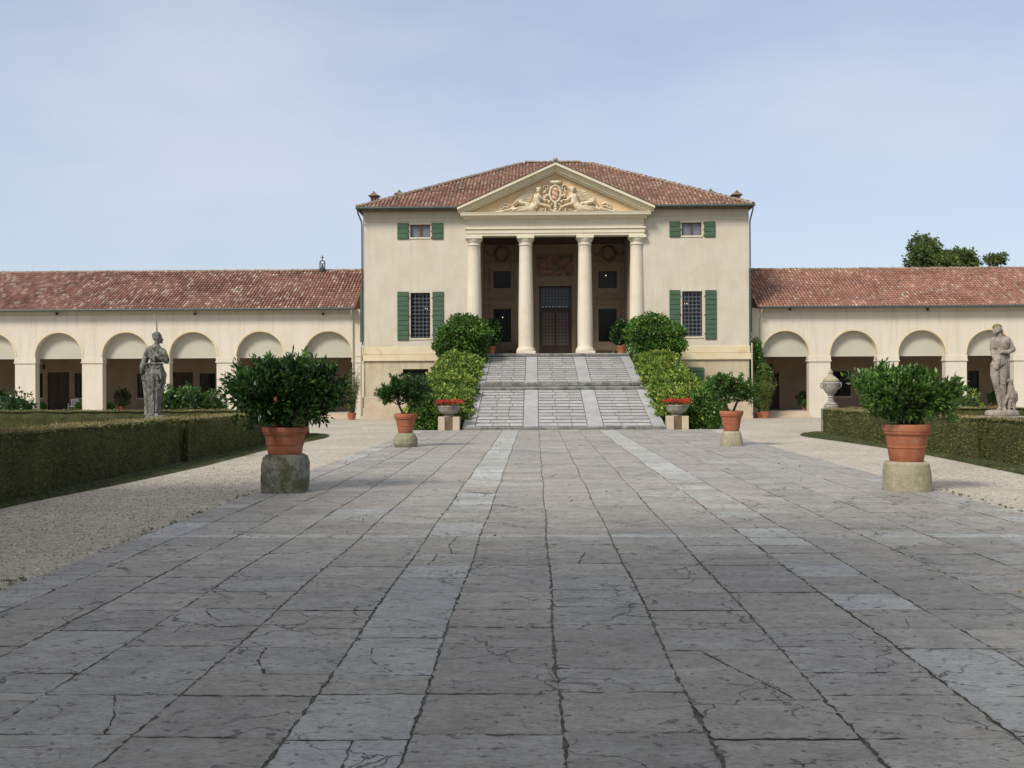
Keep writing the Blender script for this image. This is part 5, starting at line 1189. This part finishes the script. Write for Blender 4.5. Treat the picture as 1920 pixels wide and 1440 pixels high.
def statue1():
    X, Y, Z = PX(283, 26.4), 26.5, PZ(292, 788.5, 26.5)
    k = 1/470
    pd = thing('statue_pedestal', (X, Y, 0), 'stone pedestal hidden behind the left hedge under the draped statue', 'pedestal', 'pedestals of the garden statues')
    X2 = PX(292, 26.5)
    MB().box(X2-.28, X2+.28, Y-.28, Y+.28, 0, Z-.06).box(X2-.33, X2+.33, Y-.33, Y+.33, Z-.058, Z-.002).build('shaft', 'statueped', pd, bevel=.01)
    t = thing('statue', (X2, Y, Z), 'dark weathered statue of a draped woman looking right, rod above her head', 'statue', 'garden statues')
    def p(u, v, d=0): return Vector((X2+(u-345)*k, Y+d, Z+(1362-v)*k))
    mb = MB(); c = lambda u0, v0, r0, u1, v1, r1, d0=0, d1=0, kk=7: caps(mb, p(u0, v0, d0), p(u1, v1, d1), r0*k, r1*k, k=kk)
    # head, face, hair
    c(372, 318, 48, 378, 340, 44); c(392, 352, 34, 400, 378, 26); c(424, 350, 12, 440, 368, 7); c(420, 398, 13, 424, 396, 12); c(418, 385, 10, 430, 386, 7); c(330, 300, 22, 318, 296, 20); c(335, 318, 34, 350, 340, 40); c(370, 290, 34, 350, 296, 36); c(392, 300, 22, 412, 320, 14)
    c(362, 390, 31, 358, 450, 36)
    # torso
    c(290, 480, 48, 430, 505, 44, 0, 0); c(350, 480, 72, 350, 560, 82); c(350, 560, 82, 352, 640, 74); c(352, 640, 72, 350, 780, 112); c(310, 560, 45, 400, 560, 45, -.08, -.08)
    # arms
    c(268, 490, 52, 205, 620, 40, 0, .02); c(205, 620, 40, 180, 700, 32, .02, -.02); c(180, 700, 32, 182, 775, 24, -.02, -.06)
    c(440, 520, 46, 488, 610, 36, 0, -.03); c(488, 625, 34, 440, 600, 26, -.03, -.14); c(440, 600, 26, 398, 560, 20, -.14, -.18)
    for q in range(4): c(396-q*3, 556+q*7, 7, 374-q*2, 552+q*8, 6, -.19, -.2, 3)
    # hanging cloak on the left edge
    c(185, 770, 26, 205, 900, 30, 0, 0); c(205, 900, 30, 228, 1060, 30); c(225, 1060, 30, 240, 1290, 26); c(178, 760, 18, 190, 860, 14, -.05, -.04)
    # hips and skirt
    c(295, 800, 84, 275, 960, 72, 0, -.02); c(335, 930, 66, 325, 1290, 52, -.03, -.02); c(400, 800, 80, 385, 930, 68); c(385, 930, 66, 372, 1060, 48, 0, -.03); c(370, 1060, 46, 362, 1270, 38, -.03, 0); c(280, 960, 62, 275, 1100, 56, -.04, -.06); c(275, 1100, 58, 275, 1290, 56, -.04, 0); c(330, 900, 60, 322, 1290, 44, .08, .08)
    c(440, 860, 34, 420, 960, 24)
    # folds
    for (a, b, d, e) in ((250, 660, 330, 880), (300, 650, 350, 900), (380, 660, 400, 860), (420, 660, 445, 850), (225, 800, 260, 1050), (300, 900, 290, 1040), (340, 900, 330, 1100), (235, 1080, 240, 1290), (262, 1100, 258, 1295), (290, 1060, 300, 1290), (318, 1080, 322, 1290), (345, 1040, 340, 1280), (392, 960, 375, 1240), (300, 480, 360, 620), (400, 490, 360, 600), (270, 470, 320, 600), (245, 740, 420, 700), (240, 660, 450, 655)):
        c(a, b, 12, d, e, 14, -.17 if b < 1000 else -.13, -.15 if e > 1000 else -.19, 12)
    c(300, 930, 40, 310, 1000, 30, -.12, -.12); c(240, 1050, 32, 262, 1070, 30, -.08, -.1)
    c(350, 1290, 30, 385, 1300, 24, -.08, -.14); c(285, 1300, 30, 280, 1305, 24, -.08, -.14)
    remeshed('figure', mb, .013, 'statue', t, 2)
    mb = MB(); mb.lathe(X2+.03, Y, dense([(.28, Z), (.30, Z+.03), (.29, Z+.09), (.26, Z+.13), (.1, Z+.14)], 3), 28, True, 2.6); mb.v = [(x+.01*mnoise.noise(Vector((x*9, y*9, z*9))), y, z) for x, y, z in mb.v]; mb.build('base', 'statue', t, smooth=True)
    MB().tube([p(362, 300), p(361, 190), p(352, 110), p(334, 60), p(336, 38)], [.018, .022, .018, .02, .012], 7).build('rod', 'statueped', t, smooth=True)
def statue2():
    Y = 26.8; X2, Z = P(1880, 780, Y); k = 1/508
    pd = thing('statue_pedestal', (X2, Y, 0), 'stone pedestal behind the right hedge under the statue with a bird', 'pedestal', 'pedestals of the garden statues')
    MB().box(X2-.42, X2+.42, Y-.32, Y+.32, 0, Z-.045).box(X2-.53, X2+.53, Y-.36, Y+.36, Z-.043, Z-.002).build('shaft', 'statueped', pd, bevel=.01)
    t = thing('statue', (X2, Y, Z), 'pale statue of a nude man with lichened hair and a large bird at his side', 'statue', 'garden statues')
    def p(u, v, d=0): return Vector((X2+(u-430)*k, Y+d, Z+(1312-v)*k))
    mb = MB(); c = lambda u0, v0, r0, u1, v1, r1, d0=0, d1=0, kk=7: caps(mb, p(u0, v0, d0), p(u1, v1, d1), r0*k, r1*k, k=kk)
    c(365, 160, 54, 350, 175, 50, -.02, -.03); c(325, 195, 36, 322, 212, 26, -.06, -.06); c(296, 182, 12, 292, 196, 9, -.08, -.09); c(305, 222, 12, 312, 222, 12, -.08, -.08); c(310, 206, 9, 300, 208, 8, -.08, -.09); c(405, 190, 24, 410, 215, 26)
    c(378, 220, 38, 390, 265, 42)
    c(330, 300, 46, 490, 305, 52); c(360, 330, 60, 350, 380, 62, -.03, -.03); c(450, 340, 66, 440, 390, 64, -.03, -.03); c(400, 380, 84, 392, 500, 78); c(392, 500, 78, 385, 600, 88); c(430, 600, 66, 360, 600, 66)
    c(505, 315, 44, 562, 420, 36, 0, -.02); c(565, 430, 34, 470, 470, 27, -.02, -.14); c(470, 470, 26, 385, 466, 20, -.14, -.18)
    for q in range(4): c(384, 456+q*8, 7, 360-q*2, 452+q*9, 6, -.19, -.19, 3)
    c(312, 310, 40, 300, 420, 34, 0, .02); c(300, 420, 33, 310, 520, 28, .02, -.04); c(310, 520, 28, 330, 620, 22, -.04, -.12); c(330, 620, 26, 318, 680, 24, -.12, -.13); c(350, 560, 30, 330, 670, 20, -.14, -.14)
    c(338, 640, 66, 322, 780, 56, 0, -.03); c(322, 780, 56, 330, 880, 42, -.03, -.06); c(330, 890, 42, 372, 1010, 42, -.06, -.02); c(375, 1020, 42, 396, 1200, 24, -.02, 0); c(390, 1215, 26, 345, 1232, 18, 0, -.08)
    c(435, 640, 66, 432, 780, 58, 0, -.02); c(432, 780, 56, 425, 880, 42, -.02, -.05); c(425, 890, 40, 440, 1030, 40, -.04, 0); c(440, 1030, 38, 452, 1200, 24); c(450, 1215, 24, 440, 1234, 17, 0, -.1)
    c(490, 520, 50, 490, 780, 44, .08, .10); c(500, 780, 40, 470, 1200, 40, .1, .1); c(520, 380, 40, 500, 540, 40, .08, .08)
    for (a, b, d, e) in ((470, 520, 480, 760), (500, 520, 505, 760), (330, 520, 400, 560), (420, 300, 380, 420), (460, 300, 520, 420)): c(a, b, 12, d, e, 12, -.08, -.02, 10)
    remeshed('figure', mb, .013, 'statue2', t, 2)
    mb = MB(); c = lambda u0, v0, r0, u1, v1, r1, d0=0, d1=0, kk=7: caps(mb, p(u0, v0, d0), p(u1, v1, d1), r0*k, r1*k, k=kk)
    c(508, 838, 28, 520, 842, 28, -.05, -.05); c(488, 846, 12, 470, 858, 6, -.06, -.07); c(528, 860, 30, 535, 930, 38, -.04, 0); c(535, 940, 48, 545, 1060, 62); c(545, 1060, 58, 560, 1150, 40); c(585, 1010, 36, 592, 1090, 40, -.02, 0); c(590, 1090, 34, 575, 1200, 18); c(510, 1000, 22, 470, 1080, 26, -.06, -.06); c(470, 1080, 22, 450, 1150, 14, -.06, -.06); c(515, 1120, 26, 500, 1225, 16, -.05, -.06); c(565, 1140, 24, 570, 1225, 16, -.04, -.05)
    remeshed('bird', mb, .013, 'statue2', t, 2)
    mb = MB(); mb.ball(p(366, 128, .02), (60*k, 62*k, 44*k), 20, 12); mb.ball(p(408, 195, 0), (34*k, 36*k, 46*k), 12, 8)
    mb.v = [(x+.008*mnoise.noise(Vector((x*30, y*30, z*30))), y+.008*mnoise.noise(Vector((x*30+5, y*30, z*30))), z) for x, y, z in mb.v]
    mb.build('hair', 'moss', t, smooth=True)
    mb = MB(); mb.lathe(X2-.02, Y, dense([(.39, Z), (.41, Z+.03), (.40, Z+.10), (.36, Z+.15), (.2, Z+.165)], 3), 28, True, 2.4); mb.v = [(x, Y+(y-Y)*.8+.01*mnoise.noise(Vector((x*9, y*9, z*9))), z) for x, y, z in mb.v]; mb.build('base', 'statue2', t, smooth=True)
statue1(); statue2()
# urn at the corner of the right hedge
Y = 41.6; ux, uz = P(1558, 765.5, Y); k = 72/1000
up = thing('urn_pedestal', (ux, Y, 0), 'low stone pedestal behind the corner of the right hedge under the urn', 'pedestal')
MB().box(ux-.32, ux+.32, Y-.32, Y+.32, -.02, uz-.002).build('shaft', 'statueped', up, bevel=.01)
ur = thing('stone_urn', (ux, Y, uz), 'lidded grey stone urn on the corner of the right hedge', 'urn')
MB().lathe(ux, Y, [(.28, uz), (.28, uz+.12), (.22, uz+.14), (.24, uz+.18), (.14, uz+.24), (.10, uz+.42), (.13, uz+.47), (.10, uz+.50), (.16, uz+.58), (.26, uz+.72), (.31, uz+.86), (.345, uz+.98), (.36, uz+1.04), (.33, uz+1.07), (.26, uz+1.1)], 28).build('body', 'bowl', ur, smooth=True)
MB().lathe(ux, Y, [(.30, uz+1.08), (.33, uz+1.12), (.30, uz+1.18), (.18, uz+1.28), (.10, uz+1.34), (.08, uz+1.40), (.10, uz+1.45), (.05, uz+1.54), (.02, uz+1.6)], 24).build('lid', 'palerock', ur, smooth=True)
mb = MB()
for s in (-1, 1): mb.mark().tube([(ux+s*.30, Y, uz+.80), (ux+s*.41, Y, uz+.88), (ux+s*.41, Y, uz+1.02), (ux+s*.33, Y, uz+1.06)], .035, 8)
build_each(mb, 'handle', 'bowl', ur, smooth=True)

# ================================================================== PLANTS AND FURNITURE NEAR THE WALLS
def pot_plant(nm, label, cat, x, y, z, pr, hp, blobs, n, ll, leaf, seed, stems=None, potmat='terra', group=None):
    t = thing(nm, (x, y, z), label, cat, group); rt = pr
    MB().lathe(x, y, [(rt*.66, z), (rt*.92, z+hp*.78), (rt, z+hp*.8), (rt, z+hp), (rt*.86, z+hp), (rt*.84, z+hp*.85)], 20).build('pot', potmat, t, smooth=True)
    r = np.random.default_rng(seed); B = [(x+b[0], y+b[1], z+hp+b[2], b[3], b[4], b[5]) for b in blobs]
    mb = MB(); rr_ = random.Random(seed)
    for b in B: mb.tube([(x, y, z+hp*.85), ((x+b[0])/2, (y+b[1])/2, z+hp+(b[2]-z-hp)*.5), b[:3]], [.025, .02, .01], 6)
    mb.build('stem', 'bark', t)
    P0, D0 = on_blobs(B, n, r, .3, .15); C, D = rosettes(P0, D0, 5, ll, r, .8, ll, .1); leaves('foliage', C, D, ll*(.6+.8*r.random(len(C))), leaf, t, ratio=.28, seed=seed); return t
def bamboo(label, x, y, z, h, w, seed, pot=.28, hp=.42):
    t = thing('potted_bamboo', (x, y, z), label, 'potted plant', 'bamboos in pots beside the villa'); r = random.Random(seed)
    MB().lathe(x, y, [(pot*.72, z), (pot*.95, z+hp*.8), (pot, z+hp*.82), (pot, z+hp), (pot*.88, z+hp), (pot*.85, z+hp*.9)], 20).build('pot', M['terra'], t, smooth=True)
    mb = MB(); C, D = [], []
    for k in range(46):
        a = r.random()*6.28; q = math.sqrt(r.random()); tip = Vector((x+math.cos(a)*q*w, y+math.sin(a)*q*w*.7, z+hp+h*(r.uniform(.55, 1) if k > 3 else 1.12))); b = Vector((x+math.cos(a)*q*.15, y+math.sin(a)*q*.15, z+hp*.8)); m = b.lerp(tip, .55)+Vector(((b.x-tip.x)*.12, 0, .1))
        mb.tube([b, m, tip], [.008, .006, .003], 4)
        for i in range(46):
            f = r.uniform(.12, 1); p = (b.lerp(m, f/.55) if f < .55 else m.lerp(tip, (f-.55)/.45)); C.append(tuple(p+Vector((r.gauss(0, .05), r.gauss(0, .05), r.gauss(0, .04))))); D.append((r.gauss(0, .6), r.gauss(0, .6), r.gauss(.1, .6)))
    mb.build('stem', 'bamboo', t); leaves('foliage', C, D, .12, 'bamboo', t, ratio=.12, seed=seed)
zg = gz(61)
bamboo('feathery green bamboo in a pot at the left corner of the villa', PX(661, 61.2), 60.85, zg, 2.55, .62, 3)
bamboo('feathery green bamboo in a pot at the right corner of the villa', PX(1432, 61.2), 60.85, zg, 2.5, .72, 4)
pot_plant('corner_shrub', 'tall dark shrub in the corner between the villa and the right arcade', 'shrub', PX(1421, 61.9), 61.6, zg, .3, .35, [(0, 0, 1.2, .5, .35, 1.0), (-.1, 0, 2.6, .42, .35, 1.1), (-.2, 0, 3.7, .3, .3, .7), (.25, 0, 2.2, .4, .3, .7)], 1500, .12, 'creeper_dark', 71)
# porch plants
for px, lab, sd in ((921, 'dark leafy pot plant behind the left bush in the portico', 1), (1165, 'dark leafy pot plant behind the right bush in the portico', 2)):
    x = PX(px, 62.3); pot_plant('portico_plant', lab, 'potted plant', x, 62.3, FLOORZ, .3, .5, [(0, 0, .75, .52, .45, .62), (.1, 0, 1.15, .4, .35, .4), (-.2, 0, .5, .4, .3, .35)], 500, .13, 'citrus', 80+sd, group='pot plants in the portico')
# benches
def bench(x0, x1, y, z, label):
    t = thing('bench', ((x0+x1)/2, y, z), label, 'bench', 'slatted benches in the portico')
    mb = MB()
    for k in range(4): mb.box(x0, x1, y-.45+k*.115, y-.36+k*.115, z+.40, z+.43)
    mb.build('seat', 'bench', t)
    mb = MB().box(x0, x1, y-.01, y+.03, z+.82, z+.90).box(x0, x1, y-.01, y+.03, z+.48, z+.54); n = 16
    for k in range(n): u = x0+.05+(x1-x0-.1)*k/(n-1); mb.box(u-.02, u+.02, y, y+.02, z+.541, z+.819)
    mb.build('backrest', 'bench', t)
    for x in (x0+.03, x1-.10):
        for yy in (y-.44, y-.03): MB().box(x, x+.07, yy, yy+.06, z+.001, z+(.62 if yy < y-.2 else .88)).build('leg', 'bench', t)
        MB().box(x-.01, x+.08, y-.48, y-.001, z+.62, z+.66).build('armrest', 'bench', t)
bench(PX(934, 65.6), PX(971, 65.6)+.15, 65.75, FLOORZ, 'dark slatted bench in the portico left of the entrance door')
bench(PX(1110, 65.6), PX(1151, 65.6), 65.75, FLOORZ, 'dark slatted bench in the portico right of the entrance door')
# arcade contents
fzL = il['fz']
def simple_pot(px, y, z, lab, w, h, leaf, seed, flowers=False, cat='potted plant', nm='arcade_plant', hp=.3):
    x = PX(px, y); t = pot_plant(nm, lab, cat, x, y, z, .2, hp, [(0, 0, h*.5, w, w*.8, h*.5)], 260, .10, leaf, seed, group='pot plants in the arcades')
    if flowers:
        r = np.random.default_rng(seed); n = 160; a = r.normal(size=(n, 3)); a /= np.linalg.norm(a, axis=1, keepdims=True); C = np.array([x, y, z+hp+h*.55])+a*np.array([w*1.05, w*.85, h*.5]); leaves('flowers', C, a, .07, 'red', t, ratio=.5, seed=seed)
simple_pot(229, 65.8, fzL, 'round dark shrub in a pot inside the left arcade', .5, 1.1, 'citrus', 91, hp=.4)
simple_pot(203, 64.2, fzL, 'red geranium pot in the third visible bay of the left arcade', .28, .34, 'creeper_dark', 92, True, hp=.25)
simple_pot(150, 64.2, fzL, 'red geranium pot beside the pale garden chair', .26, .34, 'creeper_dark', 93, True, hp=.25)
simple_pot(77, 64.2, fzL, 'red geranium pot left of the arcade door', .28, .34, 'creeper_dark', 94, True, hp=.25)
simple_pot(1508, 65.0, ir['fz'], 'round dark shrub in a pot in the nearest bay of the right arcade', .42, .8, 'citrus', 95, hp=.3)
simple_pot(1514, 63.6, ir['fz'], 'small orange pot with low green plant in the right arcade', .26, .3, 'creeper_dark', 96, hp=.28)
simple_pot(1866, 65.0, ir['fz'], 'dark round plant behind the statue with a bird', .4, .8, 'citrus', 97, hp=.3)
simple_pot(2, 65.0, fzL, 'dark shrub at the left edge inside the arcade', .4, 1.1, 'citrus', 98, hp=.3)
simple_pot(385, 65.2, fzL, 'dark spreading shrub under the arcade window', .6, .9, 'citrus', 99, hp=.3)
cx = PX(137, 64.6); ct = thing('garden_chair', (cx, 64.6, fzL), 'pale garden chair beside the door in the left arcade', 'chair')
mb = MB(); z = fzL
for a, b in ((-.22, -.22), (.22, -.22), (-.22, .22), (.22, .22)): MB().tube([(cx+a, 64.6+b, z), (cx+a, 64.6+b, z+(.85 if b > 0 else .62))], .018, 6).build('leg', 'white', ct)
MB().box(cx-.24, cx+.24, 64.36, 64.84, z+.41, z+.44).build('seat', 'white', ct)
mb = MB()
for q in range(5): mb.box(cx-.2+q*.09, cx-.16+q*.09, 64.80, 64.82, z+.45, z+.84)
mb.box(cx-.23, cx+.23, 64.79, 64.83, z+.84, z+.88); mb.build('backrest', 'white', ct)
# lanterns hanging in the left arcade
for px in (82, 1446):
    W_ = wl; y = 64.8; x = PX(px, y); zt = il['ztop']-.26; zc = PZ(px, 688, y)
    l_ = thing('lantern', (x, y, zc), 'small dark lantern hanging in the %s arcade' % ('left' if px < 900 else 'right'), 'lantern', 'lanterns hanging in the arcades')
    MB().lathe(x, y, [(.09, zc-.16), (.12, zc+.1), (.05, zc+.18), (.015, zc+.24)], 6).build('cage', 'metal', l_); MB().tube([(x, y, zc+.2), (x, y, zt)], .01, 5).build('chain', 'metal', l_)
# low shrubs and plants on the garden side of the far hedges
def row(lab, px0, px1, pyt, Y, n, ll, leaf, seed, nm='shrub_row', cat='shrub'):
    x0, x1 = PX(px0, Y), PX(px1, Y); zt = PZ((px0+px1)/2, pyt, Y); k = max(2, int((x1-x0)/.9)); r = random.Random(seed)
    bl = [(x0+.3+(x1-x0-.6)*i/(k-1)+r.uniform(-.1, .1), Y+r.uniform(-.1, .1), zt*.52+r.uniform(-.08, .04), .55, .5, zt*.5) for i in range(k)]
    return shrubmass(nm, lab, cat, bl, n, ll, leaf, seed, 0)
row('green leafy shrub beyond the hedge right of the draped statue', 304, 362, 729, 43.2, 900, .11, 'citrus_light', 101)
row('green leafy shrub beyond the hedge left of the large potted tree', 358, 412, 736, 43.6, 800, .11, 'citrus_light', 102)
row('pale leaved shrub beyond the hedge at the left edge', 4, 52, 738, 43.2, 420, .11, 'citrus', 103)
row('light green loose shrub right of the near right potted tree', 1780, 1830, 735, 43.2, 320, .11, 'creeper', 104)

# ================================================================== TREES
def tree(nm, label, x, y, z, h, blobs, n, ll, seed, group=None, per=5):
    t = thing(nm, (x, y, z), label, 'tree', group); r = np.random.default_rng(seed); rr_ = random.Random(seed)
    B = [(x+b[0], y+b[1], z+b[2], b[3], b[4], b[5]) for b in blobs]; mb = MB(); zf = min(b[2]-b[5] for b in B)
    top = Vector((x, y, max(zf, z+h*.35))); mb.tube([(x, y, z-.2), (x+.05, y, z+h*.2), top], [h*.028, h*.02, h*.016], 10)
    for b in B:
        c = Vector(b[:3]); mb.tube([top, top.lerp(c, .5)+Vector((0, 0, .3)), c], [h*.012, h*.008, h*.004], 6)
        for q in range(5):
            e = c+Vector((rr_.gauss(0, .45)*b[3], rr_.gauss(0, .45)*b[4], rr_.gauss(.1, .45)*b[5])); mb.tube([top.lerp(c, .6), e], [h*.006, h*.002], 5)
    mb.build('trunk', 'bark', t, smooth=True)
    P0, D0 = on_blobs(B, n, r, .35, .2); C, D = rosettes(P0, D0, per, ll*1.6, r, .9, ll, 0); leaves('crown', C, D, ll*(.6+.8*r.random(len(C))), 'treeleaf', t, ratio=.34, seed=seed); return t
def clumps(cx, cz, rx, rz, n, seed, sub=.42):
    r = random.Random(seed); o = []
    for k in range(n):
        a = r.random()*6.28; q = math.sqrt(r.random()); s = r.uniform(.7, 1.2)*sub; o.append((cx+math.cos(a)*q*rx*.75, r.uniform(-.6, .6)*rx, cz+math.sin(a)*q*rz*.75, rx*s, rx*s, rz*s*.9))
    return o
Yt = 96; sc = Yt/1900
tree('broadleaf_tree', 'tallest broad tree showing above the right arcade roof', PX(1738, Yt), Yt, 0, 15.7, clumps(0, PZ(1738, 494, Yt), 2.4, 2.4, 18, 5, .42), 2600, .24, 1, 'trees beyond the right arcade')
tree('broadleaf_tree', 'lower broad tree right of the tallest tree above the roof', PX(1792, Yt+3), Yt+3, 0, 14.5, clumps(0, PZ(1792, 503, Yt+3), 2.3, 1.8, 15, 8, .42), 1900, .24, 2, 'trees beyond the right arcade')
tree('broadleaf_tree', 'small thin tree top at the far right above the roof', PX(1868, Yt), Yt, 0, 14.2, clumps(0, PZ(1868, 488, Yt), .8, .75, 8, 11, .36), 240, .2, 3, 'trees beyond the right arcade')
# trees standing in the garden to the left of and behind the viewpoint; they shade the near avenue
t0 = tree('shade_tree', 'tall garden tree left of the avenue behind the clipped hedge', -21, 3, 0, 15, clumps(0, 9.5, 5.2, 5.0, 16, 21), 2200, .42, 31, 'shade trees of the near garden', per=5)
for (x, y, s, lab) in ((-13, 11, .7, 'garden tree close behind the clipped hedge on the left'), (-17, 5, 1.1, 'tall garden tree behind the viewpoint on the left'), (-10, -1.8, 1.2, 'tall avenue tree behind the viewpoint'), (3, -4.2, 1.2, 'second avenue tree behind the viewpoint'), (-30, 9, 1.1, 'tall garden tree at the outer left lawn')):
    c = copy_tree(t0); c.location = (x, y, 0); c.scale = (s, s, s); c.rotation_euler = (0, 0, x*1.3); c['label'] = lab

for o in bpy.data.objects:
    if '_o' in o: del o['_o']
